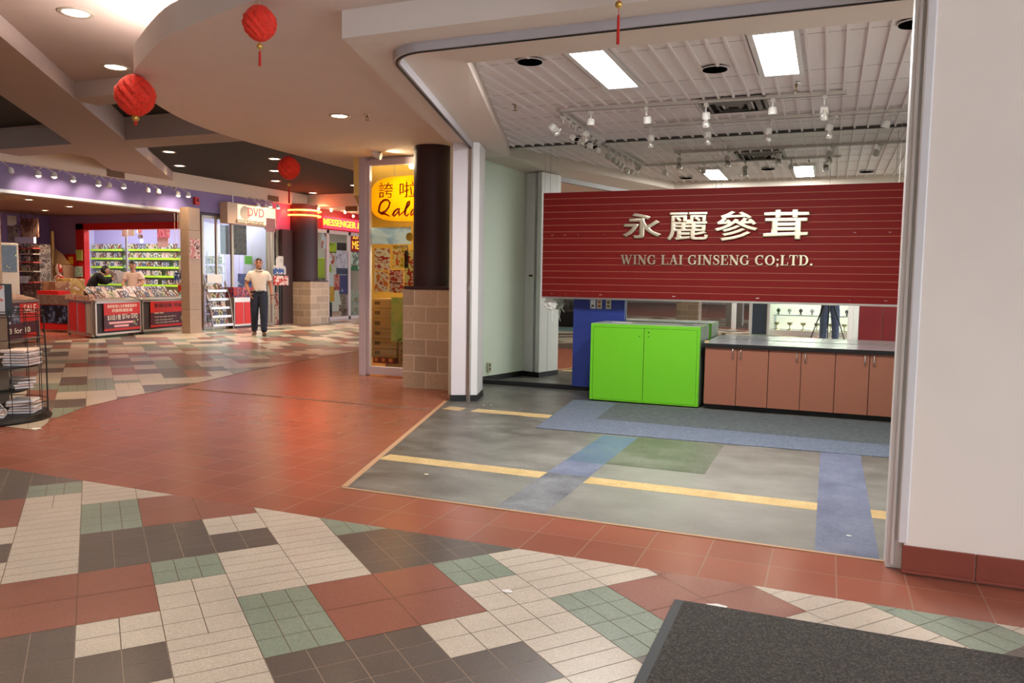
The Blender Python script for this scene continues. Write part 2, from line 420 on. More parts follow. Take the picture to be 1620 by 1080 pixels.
# regions: convex pieces, counter-clockwise
FRONT = [[(-13.5, -12), (7, -12), (7, 3.47), (-5.0, 3.50), (-13.5, 3.5)]]
far_edge = [(-6.16, 4.48), (-6.5, 4.88), (-6.85, 5.5), (-7.02, 6.2), (-7.12, 7.0), (-7.45, 8.4), (-7.75, 10.1), (-7.9, 11.8), (-8.0, 14), (-8.1, 25)]
FAR = []
for p, q in zip(far_edge, far_edge[1:]):
    FAR.append([(p[0], p[1]), (q[0], q[1]), (-14.1, q[1]), (-14.1, p[1])])
KIDX = {'W': 1, 'S': 1, 'D': 2, 'R': 3, 'G': 4}
SUB = {'W': (1, 3), 'S': (2, 2), 'D': (2, 2), 'R': (1, 1), 'G': (3, 2)}
def build_mosaic(regions, name, near, z=0.003, wts=(0.46, 0.05, 0.17, 0.2, 0.12)):
    mb = MB()
    us, vs = [], []
    for rg in regions:
        for p in rg:
            u, v = xyuv(*p); us.append(u); vs.append(v)
    rr = random.Random(11)
    local = dict(cell) if near else {}
    for u in range(math.floor(min(us))-1, math.ceil(max(us))+1):
        v = math.floor(min(vs))-1; last = 'W'
        while v < max(vs)+1:
            n = rr.choice((1, 2, 2, 2, 3, 4)); k = rr.choices('WSDRG', wts)[0]
            if k == last: k = rr.choice('WDRG')
            if k == 'S': n = min(n, 2)
            if k in 'WD': n = max(n, 2)
            last = k
            wide = rr.random() < 0.25
            for j in range(n):
                local.setdefault((u, v+j), (1000+u*100+v, k, u, v))
                if wide: local.setdefault((u+1, v+j), (1000+u*100+v, k, u, v))
            v += n
    under = []
    for (u, v), (i, k, a, c) in local.items():
        nu, nv = SUB[k]
        cx, cy = uvxy(u+.5, v+.5)
        if k == 'D': under.append([uvxy(u, v), uvxy(u+1, v), uvxy(u+1, v+1), uvxy(u, v+1)])
        if not near and math.hypot(cx, cy) > 11: nu = nv = 1
        if near and cy < -1: nu = nv = 1
        g = 0.0055
        for iu in range(nu):
            for iv in range(nv):
                q = [uvxy(u+iu/nu+g, v+iv/nv+g), uvxy(u+(iu+1)/nu-g, v+iv/nv+g), uvxy(u+(iu+1)/nu-g, v+(iv+1)/nv-g), uvxy(u+iu/nu+g, v+(iv+1)/nv-g)]
                for rg in regions:
                    if cy > max(p[1] for p in rg)+.5 or cy < min(p[1] for p in rg)-.5: continue
                    pl = q
                    s = sum(rg[t][0]*rg[(t+1)%len(rg)][1]-rg[(t+1)%len(rg)][0]*rg[t][1] for t in range(len(rg)))
                    r2 = rg if s > 0 else rg[::-1]
                    for t in range(len(r2)):
                        pl = clip(pl, r2[t], r2[(t+1) % len(r2)])
                        if len(pl) < 3: break
                    if len(pl) >= 3:
                        mb.mi = KIDX[k]; mb.poly([(p[0], p[1], z) for p in pl])
    for q in under:
        for rg in regions:
            s = sum(rg[t][0]*rg[(t+1)%len(rg)][1]-rg[(t+1)%len(rg)][0]*rg[t][1] for t in range(len(rg)))
            r2 = rg if s > 0 else rg[::-1]; pl = q
            for t in range(len(r2)):
                pl = clip(pl, r2[t], r2[(t+1) % len(r2)])
                if len(pl) < 3: break
            if len(pl) >= 3: mb.mi = 5; mb.poly([(p[0], p[1], z-.0008) for p in pl])
    mb.mi = 0
    for rg in regions: mb.poly([(p[0], p[1], z-0.0015) for p in rg])
    bmesh.ops.remove_doubles(mb.bm, verts=mb.bm.verts, dist=1e-6)
    for f in mb.bm.faces:
        f.normal_update()
        if f.normal.z < 0: f.normal_flip()
    me = bpy.data.meshes.new(name); mb.bm.to_mesh(me); mb.bm.free()
    for m in (m_grout, m_white, m_dark, m_red, m_green, m_grout2): me.materials.append(m)
    o = bpy.data.objects.new(name, me); COL.objects.link(o); o['kind'] = 'structure'
    return o
build_mosaic(FRONT, 'floor_mosaic', True)
build_mosaic(FAR, 'floor_mosaic', False)

# --- the empty shop's own floor, worn vinyl with inlaid strips
L_DIR = (-0.2870, 0.9579); L_N = (0.9579, 0.2870)       # along / into the shop
def lpt(t, d=0.0): return (-2.803+L_DIR[0]*t+L_N[0]*d, 4.085+L_DIR[1]*t+L_N[1]*d)
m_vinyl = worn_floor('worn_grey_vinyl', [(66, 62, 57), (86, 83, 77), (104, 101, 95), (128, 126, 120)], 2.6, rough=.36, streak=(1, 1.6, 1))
def dust_and_sheen(m, cx, cy, r, col, amount):
    """Pale dust plus daylight sheen, both mixed into the colour of one worn area."""
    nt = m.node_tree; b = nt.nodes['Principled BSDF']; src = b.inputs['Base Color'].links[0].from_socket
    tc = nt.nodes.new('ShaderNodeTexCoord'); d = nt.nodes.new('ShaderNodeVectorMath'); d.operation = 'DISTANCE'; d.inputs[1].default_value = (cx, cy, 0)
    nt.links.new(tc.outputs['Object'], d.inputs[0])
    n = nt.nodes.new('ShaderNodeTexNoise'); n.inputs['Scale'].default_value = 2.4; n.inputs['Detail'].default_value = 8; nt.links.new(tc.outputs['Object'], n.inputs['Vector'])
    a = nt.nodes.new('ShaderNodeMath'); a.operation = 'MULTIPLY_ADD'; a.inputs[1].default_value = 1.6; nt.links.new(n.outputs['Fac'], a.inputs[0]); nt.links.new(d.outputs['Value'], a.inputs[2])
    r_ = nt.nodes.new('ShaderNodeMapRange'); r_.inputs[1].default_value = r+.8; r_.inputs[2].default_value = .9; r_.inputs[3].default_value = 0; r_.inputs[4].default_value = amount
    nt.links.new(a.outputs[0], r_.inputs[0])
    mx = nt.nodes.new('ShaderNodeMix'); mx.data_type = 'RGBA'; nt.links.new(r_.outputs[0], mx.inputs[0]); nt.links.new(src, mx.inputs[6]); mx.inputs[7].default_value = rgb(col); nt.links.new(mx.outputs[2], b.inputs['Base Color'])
dust_and_sheen(m_vinyl, -.7, 4.8, 2.3, (166, 166, 158), .62)  # paler towards the front: trodden dust, and daylight sheen painted in
m_yellow = worn_floor('yellow_inlay', [(180, 152, 104), (198, 170, 118), (208, 184, 134)], 5)
m_blue = worn_floor('blue_inlay', [(86, 92, 112), (104, 112, 134), (124, 130, 148)], 3)
m_teal = worn_floor('teal_inlay', [(78, 98, 112), (88, 106, 126), (96, 116, 118)], 3)
m_olive = worn_floor('olive_inlay', [(70, 78, 62), (94, 100, 84), (122, 125, 114)], 2)
m_faint = worn_floor('faint_blue_inlay', [(70, 72, 78), (100, 103, 108), (126, 129, 132), (158, 160, 161)], 1.6)
mb = MB()
def flat(x0, x1, y0, y1, z, i):
    mb.mi = i; mb.poly([(x0, y0, z), (x1, y0, z), (x1, y1, z), (x0, y1, z)])
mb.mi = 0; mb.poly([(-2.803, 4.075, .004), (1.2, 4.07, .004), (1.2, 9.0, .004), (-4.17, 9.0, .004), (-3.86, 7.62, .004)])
flat(-3.02, -1.758, 4.83, 5.0, .005, 1); flat(-1.45, -0.013, 4.83, 5.0, .005, 1); flat(.281, 1.2, 4.81, 4.985, .005, 1)
flat(-3.30, -2.45, 7.0, 7.19, .005, 1); flat(-3.62, -3.42, 7.0, 7.18, .005, 1)
flat(-.013, .281, 4.075, 6.58, .005, 2); flat(-1.76, -1.46, 5.0, 5.4, .005, 2); flat(-1.757, -1.452, 4.08, 5.0, .005, 5); flat(-1.76, -1.46, 5.4, 6.45, .005, 3)
flat(-1.46, -.75, 5.42, 6.5, .005, 4)
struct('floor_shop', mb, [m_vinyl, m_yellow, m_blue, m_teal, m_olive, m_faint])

m_carpet = worn_floor('blue_grey_carpet', [(74, 82, 98), (92, 100, 116), (108, 115, 128)], 40, rough=0.95)
m_carpet2 = worn_floor('grey_carpet', [(62, 67, 70), (76, 82, 85), (90, 96, 97)], 18, rough=0.95)
mb = MB(); mb.prism([(-2.40, 6.48), (1.18, 6.6), (1.18, 8.22), (-2.6, 8.22)], .0055, .009)
c = mk('carpet_remnant', mb, m_carpet); tag(c, 'thin blue grey carpet remnant lying before the lime cabinet and brown counter', 'carpet')
mb = MB(); mb.prism([(-2.03, 7.18), (1.17, 7.06), (1.17, 8.2), (-2.1, 8.2)], .009, .0105)
mk('worn_patch', mb, m_carpet2, parent=c)

# tan edging where the two floors meet, and the expansion joint
m_edging = mat('tan_edging', (186, 146, 112), rough=0.5)
mb = MB(); mb.prism([lpt(0, -.02), lpt(3.55, -.02), lpt(3.55, .02), lpt(0, .02)], 0, .007)
mb.box(-2.81, .3, 4.058, 4.078, 0, .0055)
struct('trim_1', mb, m_edging)
m_joint = mat('joint_metal', (160, 140, 126), rough=0.45, metal=0.4)
mb = MB(); mb.prism([(-6.95, 6.92), (-3.6, 6.90), (-2.75, 7.02), (-2.75, 7.035), (-3.6, 6.918), (-6.95, 6.94)], 0, .0062)
struct('trim_2', mb, m_joint)

# --- cream wall beside the shop
mb = MB(); mb.box(.372, 7.0, 3.95, 4.28, 0, 3.72)
struct('wall_right', mb, m_wallcream)
m_basetile = grid_tile('brown_base_tile', (122, 62, 48), (150, 128, 112), 0.30, .37, .02, rough=0.3)
mb = MB()
for i in range(14):
    x0 = .364+i*.30; mb.box(x0, x0+.296, 3.938, 3.952, .006, .132)
    mb.prism([(x0, 3.938), (x0+.296, 3.938), (x0+.296, 3.926), (x0, 3.926)], .006, .02)
struct('baseboard_right', mb, mat('brown_glazed_tile', (140, 72, 58), rough=0.3, noise=.12, nscale=5), bevel=.003)
mb = MB(); mb.box(.30, .372, 3.99, 4.10, 0, 3.0); mb.box(.345, .385, 3.944, 3.99, .14, 3.0); mb.box(.318, .334, 3.972, 3.99, .02, 3.0)
struct('trim_3', mb, m_whitepaint, bevel=.006)
mb = MB(); mb.box(1.2, 1.3, 4.28, 9.1, 0, 3.2)
struct('wall_shop', mb, m_mint)

# --- left jamb pier and the return wall to the mirror
A, B = Vector((-3.77, 7.50)), Vector((-3.52, 7.64)); D1 = Vector(L_DIR)
mid = A.lerp(B, .60)
Cc, Dd = B+D1*.45, A+D1*.5
mb = MB(); mb.prism([A, mid, mid+D1*.47, Dd], .07, 2.79); struct('trim_4', mb, mat('jamb_white', (222, 214, 218), rough=.45), bevel=.006)
mid2 = A.lerp(B, .74)
mb = MB(); mb.prism([mid2, B, Cc, mid2+D1*.46], .07, 2.79)
mb.prism([mid+D1*.06, mid2+D1*.06, mid2+D1*.40, mid+D1*.40], .02, 2.79)
struct('trim_5', mb, m_whitepaint, bevel=.006)
mb = MB(); mb.prism([A-Vector((.005, .008)), B+Vector((.006, -.006)), Cc+Vector((.006, .006)), Dd], .0, .07); struct('baseboard_left', mb, m_blackbase)
mb = MB(); q = A.lerp(B, .67)-D1*.015
mb.box(q.x-.02, q.x+.02, q.y-.012, q.y+.03, 0.0, 2.79); mb.box(q.x-.006, q.x+.006, q.y-.02, q.y-.01, 1.2, 1.26)
gp = mk('gate_post', mb, m_alu, bevel=.004); tag(gp, 'slim metal gate post with a lock slot in the white jamb', 'gate post')
W0 = Dd; W1 = Vector((-4.17, 9.05))
mb = MB(); mb.prism([W0+Vector((-.0, -.02)), W1, W1+Vector((-.12, 0)), W0+Vector((-.12, -.02))], 0, 2.99); struct('wall_left', mb, m_mint)
mb = MB(); mb.prism([W0+Vector((.012, 0)), W1+Vector((.012, 0)), W1, W0], 0, .075); struct('baseboard_left', mb, m_blackbase)
# things on the return wall, seen in the mirror
def face_out(name, label, cat, t, z, w, h, m, depth=.02):
    p = W0.lerp(W1, t); mb = MB(); mb.box(-w/2, w/2, -depth, 0, -h/2, h/2)
    o = mk(name, mb, m, world=False, bevel=.004); o.location = (p.x, p.y, z)
    d = (W1-W0).normalized(); o.rotation_euler = (0, 0, math.atan2(d.y, d.x)); return tag(o, label, cat)
m_beige = mat('beige_plastic', (196, 190, 160), rough=0.4)
ow = face_out('power_outlet', 'beige power outlet low on the pale mint wall in the mirror', 'outlet', .72, .19, .075, .12, m_beige)
for z in (-.025, .025):
    mb = MB(); mb.box(-.012, .012, -.024, -.019, z-.012, z+.012); mk('socket', mb, mat('socket_dark', (90, 84, 70)), parent=ow, world=False)
bk = (Dd+Cc)/2
mb = MB(); mb.box(-.05, .05, 0, .03, -.045, .045); th = mk('thermostat', mb, mat('offwhite_plastic', (220, 218, 206), rough=.4), world=False, bevel=.006)
th.location = (bk.x, bk.y+.002, 1.37); th.rotation_euler = (0, 0, math.atan2((Cc-Dd).y, (Cc-Dd).x)); tag(th, 'off white thermostat on the back of the white jamb', 'thermostat')
mb = MB(); mb.box(-.035, .035, .029, .033, .012, .036); mk('display', mb, m_black, parent=th, world=False)

# --- back wall of the shop, mirror panels, base
mb = MB(); mb.box(-4.3, 1.3, 9.03, 9.15, 0, 3.2); struct('wall_back', mb, m_mint)
m_mirror = mat('mirror_silver', (238, 243, 236), rough=0.0, metal=1.0)
for x0, x1, lb in ((-4.165, -3.20, 'tall wall mirror panel beside the white jamb, reflecting it'), (-3.197, -1.272, 'wide wall mirror panel behind the lime cabinet and red sign'),
                   (-1.269, -.05, 'wall mirror panel above the brown counter next to the lime cabinet'), (-.047, 1.195, 'wall mirror panel above the far end of the brown counter')):
    mb = MB(); mb.box(x0, x1, 9.0, 9.03, .06, 2.975); tag(mk('mirror_panel', mb, m_mirror), lb, 'mirror')
mb = MB(); mb.box(-4.16, 1.195, 8.975, 9.03, 0, .06); struct('baseboard_back', mb, m_blackbase)
mb = MB(); mb.box(-3.75, 1.19, 8.984, 9.0, 2.957, 2.990); struct('trim_6', mb, mat('mirror_channel', (74, 72, 68), rough=.7))

# --- storefront header: outer soffit, gate track, inner soffit, board ceiling
def fillet(d, r, n=10, t_end=3.6, x_end=.34):
    """Path parallel to the two shop fronts at inset d, with a round corner of radius r, from the left to the right."""
    y = 4.07+d
    # corner where the inset lines meet
    t = (y-4.085-L_N[1]*d)/L_DIR[1]; cx = lpt(t, d)[0]
    c = Vector((cx, y)); a = Vector(L_DIR); b = Vector((1, 0))
    half = math.acos(max(-1, min(1, a.dot(b))))/2
    tl = r/math.tan(half); bis = (a+b).normalized(); cen = c+bis*(r/math.sin(half))
    p0, p1 = c+a*tl, c+b*tl
    a0 = math.atan2(p0.y-cen.y, p0.x-cen.x); a1 = math.atan2(p1.y-cen.y, p1.x-cen.x)
    if a1 < a0: a1 += 2*math.pi
    pts = [Vector(lpt(t_end, d))]
    for i in range(n+1):
        u = a0+(a1-a0)*i/n; pts.append(cen+r*Vector((math.cos(u), math.sin(u))))
    pts.append(Vector((x_end, y)))
    return pts
def strip(mb, pa, pb, z0, z1):
    for i in range(len(pa)-1): mb.prism([pa[i], pa[i+1], pb[i+1], pb[i]], z0, z1)
outer = [Vector(lpt(3.62)), Vector((-2.803, 4.07)), Vector((.34, 4.07))]
tr_out = fillet(.215, .34); tr_in = fillet(.262, .30)
mb = MB()
n = len(tr_out)
op = [outer[0]]+[outer[1]]*(n-2)+[outer[2]]
for i in range(n-1):
    if (op[i]-op[i+1]).length < 1e-6: mb.prism([op[i], tr_out[i+1], tr_out[i]], 2.775, 2.96)
    else: mb.prism([op[i], op[i+1], tr_out[i+1], tr_out[i]], 2.775, 2.96)
struct('wall_front', mb, m_paint)
mb = MB(); strip(mb, tr_out, tr_in, 2.722, 2.80); struct('trim_7', mb, mat('track_grey', (182, 176, 180), rough=.5))
mb = MB(); strip(mb, fillet(.232, .335), fillet(.246, .325), 2.716, 2.7225); struct('trim_8', mb, m_black)
in_l = lambda y: -2.45-(y-5.10)*(1.29/3.9)
SOF = 2.855; FRY = 5.07
mb = MB()
ce = Vector((in_l(FRY), FRY)); SOT = 2.785
def slab(lo):
    a = [mb.bm.verts.new(p) for p in lo]; t = [mb.bm.verts.new((p[0], p[1], 3.0)) for p in lo]; n_ = len(lo)
    mb._f(a); mb._f(t[::-1])
    for i in range(n_): mb._f([a[i], a[(i+1) % n_], t[(i+1) % n_], t[i]])
for i in range(n-1):
    nxt = [Vector((in_l(7.9), 7.9))]+[ce]*(n-2)+[Vector((1.2, FRY))]
    a, b = nxt[i], nxt[i+1]; p, q = tr_in[i], tr_in[i+1]
    za = SOF
    if (a-b).length < 1e-6: slab([(p.x, p.y, SOT), (q.x, q.y, SOT), (a.x, a.y, za)])
    else:
        slab([(p.x, p.y, SOT), (q.x, q.y, SOT), (b.x, b.y, za)]); slab([(p.x, p.y, SOT), (b.x, b.y, za), (a.x, a.y, za)])
slab([(tr_in[0].x, tr_in[0].y, SOT), (in_l(7.9), 7.9, SOF), (in_l(9.0), 9.0, SOF)])
slab([(tr_in[0].x, tr_in[0].y, SOT), (in_l(9.0), 9.0, SOF), (-4.17, 9.0, SOF)])
slab([(tr_in[0].x, tr_in[0].y, SOT), (-4.17, 9.0, SOF), (-3.95, 7.9, SOT)])
slab([(tr_in[-1].x, tr_in[-1].y, SOT), (1.2, 4.3, SOT), (1.2, FRY, SOF)])
struct('ceiling_soffit', mb, mat('soffit_paint', (222, 206, 196), rough=.85))
m_board = mat('ceiling_board', (234, 222, 222), rough=.5, noise=.03, nscale=2)
mb = MB(); mb.box(-4.2, 1.2, 4.9, 9.0, 2.985, 3.02)
k = 0
x = -.09-.128*30
while x < 1.2:
    mb.box(x-.009, x+.009, max(5.0, 5.1-(x+2.45)*3.02 if x < -2.45 else 5.0), 8.999, 2.962, 2.986)
    k += 1; x += .128
struct('ceiling_shop', mb, m_board)
mb = MB()
for y in (5.62, 6.55, 7.05, 7.55, 8.05, 8.55):
    mb.box(in_l(y)+.02, 1.2, y-.002, y+.002, 2.9835, 2.9852)
struct('ceiling_joint', mb, mat('joint_grey', (150, 140, 136), rough=.8))

# --- mall ceiling: low soffit with a curved edge, beams, recessed bays
edge = [(7.0, 3.40), (-1.0, 3.50), (-1.7, 3.54), (-2.4, 3.61), (-3.21, 3.76), (-3.84, 3.96), (-4.27, 4.12), (-4.87, 4.48), (-5.28, 4.77), (-5.72, 5.24), (-6.06, 5.80), (-6.33, 6.4), (-6.49, 7.03), (-6.58, 7.7), (-6.66, 8.9), (-6.72, 10.15), (-6.8, 12.0), (-6.9, 20)]
def smooth_path(p, n=4):
    out = []
    for i in range(len(p)-1):
        p0, p1, p2, p3 = p[max(i-1, 0)], p[i], p[i+1], p[min(i+2, len(p)-1)]
        if i in (0, len(p)-2): out.append(Vector(p1)); continue
        for j in range(n):
            t = j/n
            out.append(Vector([.5*((2*p1[a])+(-p0[a]+p2[a])*t+(2*p0[a]-5*p1[a]+4*p2[a]-p3[a])*t*t+(-p0[a]+3*p1[a]-3*p2[a]+p3[a])*t**3) for a in (0, 1)]))
    out.append(Vector(p[-1])); return out
ed = smooth_path(edge)
mb = MB()
inn = []
for i, p in enumerate(ed):
    d = (ed[min(i+1, len(ed)-1)]-ed[max(i-1, 0)]).normalized(); inn.append(p+Vector((d.y, -d.x))*.06)
strip(mb, ed, inn, 2.94, 3.135)
mb.prism(inn+[(-4.2, 20), (-4.2, 9.0), (-3.95, 7.9), (-2.86, 4.16), (7.0, 4.16)], 2.94, 3.0)
struct('ceiling', mb, m_ceil)
mb = MB()
Z1 = 3.70
for pl, z in (([(-8.9, 7.2), (-7.2, 5.0), (-6.4, 4.0), (-6.4, -34), (9, -34), (9, 7.2)], Z1), ([(-24, -34), (-6.4, -34), (-6.4, 4), (-24, 4)], Z1), ([(-14.3, 10.0), (-12.3, 10.0), (-14.3, 12.4)], Z1)):
    mb.prism(pl, z, z+.05)
struct('ceiling_upper', mb, m_ceil2)
mb = MB()
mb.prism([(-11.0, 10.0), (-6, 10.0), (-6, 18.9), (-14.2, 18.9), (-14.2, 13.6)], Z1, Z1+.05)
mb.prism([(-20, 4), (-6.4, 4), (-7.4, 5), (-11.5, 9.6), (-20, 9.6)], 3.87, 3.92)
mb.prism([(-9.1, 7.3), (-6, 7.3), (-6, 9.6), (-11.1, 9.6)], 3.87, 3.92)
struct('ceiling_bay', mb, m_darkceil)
mb = MB(); mb.prism([(-5.6, 3.0), (-14.15, 13.82), (-14.15, 12.15), (-6.52, 3.0)], 3.5, 3.95); mb.box(-14.15, -6.0, 9.47, 10.13, 3.503, 3.949); mb.box(-8.9, -5.9, 7.06, 7.46, 3.506, 3.948)
struct('ceiling_beam', mb, m_ceil2)
mb = MB(); mb.box(-14.4, -14.12, 4, 18.75, 3.36, 3.95); mb.box(-14.4, -6.0, 18.75, 19.0, 3.36, 3.95)
struct('wall_bulkhead', mb, mat('bulkhead_beige', (206, 184, 160), rough=.8))
# outer shell of the mall
m_shell = mat('mall_wall', (196, 180, 168), rough=.8)
mb = MB(); mb.box(-24, -14.3, 3.8, 4.0, 0, 3.9); struct('wall_far', mb, m_shell)
mb = MB(); mb.box(-24.2, -24, -34, 27, 0, 3.9); struct('wall_far', mb, m_shell)
mb = MB(); mb.box(-24, -4, 26.8, 27, 0, 3.9); struct('wall_far', mb, m_shell)
mb = MB(); mb.box(-24, -14.3, 4, 27, 3.4, 3.45); struct('ceiling_stores', mb, m_ceil)
mb = MB(); mb.box(-14.3, -6.0, 19.0, 27, 3.4, 3.45); struct('ceiling_stores', mb, m_ceil)

# cove lamp lying on top of the soffit edge, lighting the upper ceiling
m_tube = mat('lamp_tube', (255, 244, 220), emit=9.0, ecol=(255, 236, 205))
def cove(p, q, label):
    t = thing('cove_lamp', label, 'lamp', ((p[0]+q[0])/2, (p[1]+q[1])/2, 3.0))
    mb = MB(); d = (Vector(q)-Vector(p)).to_3d(); d.normalize(); s = d.cross(Vector((0, 0, 1)))*.04
    P, Q = Vector((p[0], p[1], 3.02)), Vector((q[0], q[1], 3.02))
    mb.prism([(P+s)[:2], (Q+s)[:2], (Q-s)[:2], (P-s)[:2]], 3.0, 3.025); mk('batten', mb, m_whitepaint, parent=t)
    mb = MB(); mb.cyl(P+Vector((0, 0, .025)), Q+Vector((0, 0, .025)), .013); mk('tube', mb, m_tube, parent=t)
    L = (Q-P).length
    area('cove_light', (P+Q)/2+Vector((0, 0, .05)), L, .05, 48*L, (1, .95, .92), rot=(math.pi, 0, math.atan2(d.y, d.x)))
cove((-4.70, 4.62), (-5.22, 5.05), 'fluorescent cove lamp lying on the soffit along its curved edge')
cove((-5.30, 5.15), (-5.72, 5.78), 'fluorescent cove lamp lying on the soffit above its curved tip')

# ================================================================== CEILING FITTINGS
m_lens = mat('lamp_lens', (255, 246, 226), emit=14.0, ecol=(255, 226, 180))
m_ring = mat('lamp_ring', (190, 176, 160), rough=.35, metal=.5)
m_reflector = mat('lamp_reflector', (200, 180, 150), rough=.15, metal=.9)
def downlight(x, y, z, label, power=P_DOWN, r=.10, col=WARM, group=None):
    t = thing('recessed_downlight', label, 'ceiling light', (x, y, z), group=group)
    mb = MB(); mb.lathe([(r*.86, -.001), (r*.9, -.008), (r*1.12, -.010), (r*1.2, -.003), (r*1.2, .0)], n=24); mk('trim_ring', mb, m_ring, parent=t, world=False, smooth=True)
    mb = MB(); mb.lathe([(0, -.003), (r*.55, -.004), (r*.86, -.002)], n=24); mk('lens', mb, m_lens, parent=t, world=False)
    if power: spot('downlight', (x, y, z-.02), (x, y, 0), power, col, 125, .7, .07)
    return t
def at(x, y, z):
    p = onz(x, y, z); return p.x, p.y
L_ROW = 'ceiling lights in the dark bay'
downlight(*at(120, 20, Z1), Z1, 'round downlight set in the bright ceiling between slanted beam and curved soffit', r=.13)
downlight(*at(183, 106, Z1), Z1, 'round downlight just above the red lantern at the curved soffit tip', r=.13)
downlight(*at(537, 183, 2.94), 2.94, 'round downlight in the low soffit near a sprinkler head', r=.09, power=45)
for px, lb in (((267, 240), 'downlight at the near corner of the dark ceiling bay, by the slanted beam'), ((284, 262), 'downlight near the slanted beam, second in from the dark bay corner'),
               ((434, 251), 'downlight in the dark bay beside the small red lantern, first of three'), ((434, 270), 'downlight in the dark bay beside the small red lantern, middle of three'),
               ((436, 286), 'downlight in the dark bay below the small red lantern, last of three'), ((495, 305), 'downlight in the red-lit end of the dark bay'),
               ((561, 293), 'downlight in the dark bay behind the yellow shop fascia')):
    downlight(*at(*px, Z1), Z1, lb, r=.11, group=L_ROW)
# more of the same over the mall behind the viewer, where the mirror and the gloss of the floor show them
k = 0
for x, y in ((-1.2, 1.2), (-4.4, 0.4), (2.4, .8), (-.8, -1.6), (-4.2, -2.6), (-7.6, -1.4), (-8.6, 1.8), (2.0, -4.6), (-3.4, -6.4), (-6.5, -10.5), (-3.2, -12), (-8.5, -15), (-4.5, -17), (-7.5, -22)):
    downlight(x, y, Z1, 'round downlight in the upper mall ceiling behind the camera tripod', power=110, col=(1, .93, .86), group='mall downlights behind the tripod', r=.12)

# troffers of the shop
m_diff = mat('diffuser', (255, 255, 255), emit=9.0, ecol=(250, 252, 255))
for x0, x1, lb in ((-1.80, -1.55, 'lit fluorescent panel in the shop ceiling nearer the curved track corner'), (-.54, -.29, 'lit fluorescent panel in the shop ceiling nearer the cream wall')):
    t = thing('fluorescent_panel', lb, 'ceiling light', ((x0+x1)/2, 5.95, 2.975))
    mb = MB()
    for a in ((x0-.035, x0, 5.38, 6.53), (x1, x1+.035, 5.38, 6.53), (x0, x1, 5.38, 5.41), (x0, x1, 6.49, 6.53)): mb.box(*a, 2.948, 2.985)
    mk('frame', mb, m_whitepaint, parent=t)
    mb = MB(); mb.box(x0, x1, 5.41, 6.49, 2.953, 2.959); mk('diffuser', mb, m_diff, parent=t)
    area('troffer_light', ((x0+x1)/2, 5.95, 2.945), .25, 1.08, P_SHOP, (1.0, .985, .96))
# empty can lights
for (x, y), lb in (((-2.16, 5.57), 'dark round can hole in the shop ceiling near the curved track corner'), ((-.89, 6.23), 'dark round can hole between the two lit ceiling panels'),
               ((.42, 5.57), 'dark round can hole in the shop ceiling by the cream wall'), ((-2.76, 8.72), 'dark round can hole by the mirror, below the spotlight track')):
    t = thing('ceiling_can', lb, 'ceiling light', (x, y, 2.972))
    mb = MB(); mb.lathe([(.092, -.003), (.094, -.007), (.099, -.006), (.10, 0)], n=28); mk('trim_ring', mb, m_whitepaint, parent=t, world=False, smooth=True)
    mb = MB(); mb.lathe([(0, -.012), (.093, -.012), (.093, -.002)], n=28); mk('dark_well', mb, mat('dark_well', (8, 8, 8), rough=1.0, spec=0.0), parent=t, world=False)
# air diffuser
m_ventgrey = mat('vent_grey', (150, 146, 142), rough=.5)
def vent(x, y, z, s, label):
    t = thing('ceiling_vent', label, 'vent', (x, y, z))
    mb = MB()
    for k in range(4): pass
    mb.box(-s, s, -s, -s+.03, -.014, 0); mb.box(-s, s, s-.03, s, -.014, 0); mb.box(-s, -s+.03, -s, s, -.014, 0); mb.box(s-.03, s, -s, s, -.014, 0)
    mk('frame', mb, m_ventgrey, parent=t, world=False)
    mb = MB(); mb.box(-s+.03, s-.03, -s+.03, s-.03, -.003, -.001); mk('dark_backing', mb, mat('vent_dark', (34, 32, 30), rough=.9), parent=t, world=False)
    for i in range(1, 4):
        a = s*(1-i*.26); mb = MB()
        for r in range(4):
            m = Matrix.Rotation(r*math.pi/2, 4, 'Z') @ Matrix.Translation((0, a, -.018)) @ Matrix.Rotation(math.radians(38), 4, 'X')
            mb.mbox(m, 2*a, .045, .004)
        mk('blade_ring', mb, mat('vent_blade', (128, 122, 118), rough=.5), parent=t, world=False)
    return t
vent(-.89, 7.50, 2.972, .30, 'square air diffuser in the shop ceiling behind the spotlight track')
# sprinklers and the wall plates of the bulkhead
m_brass = mat('dull_brass', (150, 126, 90), rough=.35, metal=.9)
def sprinkler(x, y, z, label):
    t = thing('sprinkler_head', label, 'sprinkler', (x, y, z))
    mb = MB(); mb.lathe([(.035, 0), (.03, -.008), (0.012, -.01)], n=16); mk('escutcheon', mb, m_chrome, parent=t, world=False, smooth=True)
    mb = MB(); mb.cyl((0, 0, -.005), (0, 0, -.03), .009, n=10); mb.tube([(0, .014, -.02), (0, .02, -.04), (0, .004, -.055)], .003, 6); mb.tube([(0, -.014, -.02), (0, -.02, -.04), (0, -.004, -.055)], .003, 6)
    mk('frame_arms', mb, m_brass, parent=t, world=False)
    mb = MB(); mb.cyl((0, 0, -.055), (0, 0, -.058), .022, n=14); mk('deflector', mb, m_brass, parent=t, world=False)
sprinkler(*at(1260, 132, 2.972), 2.972, 'sprinkler head in the shop ceiling beyond the lit panel by the cream wall')
sprinkler(*at(815, 165, 2.972), 2.972, 'sprinkler head in the shop ceiling near the slanted white drop')
sprinkler(*at(581, 181, 2.94), 2.94, 'sprinkler head in the low mall soffit beside the downlight')

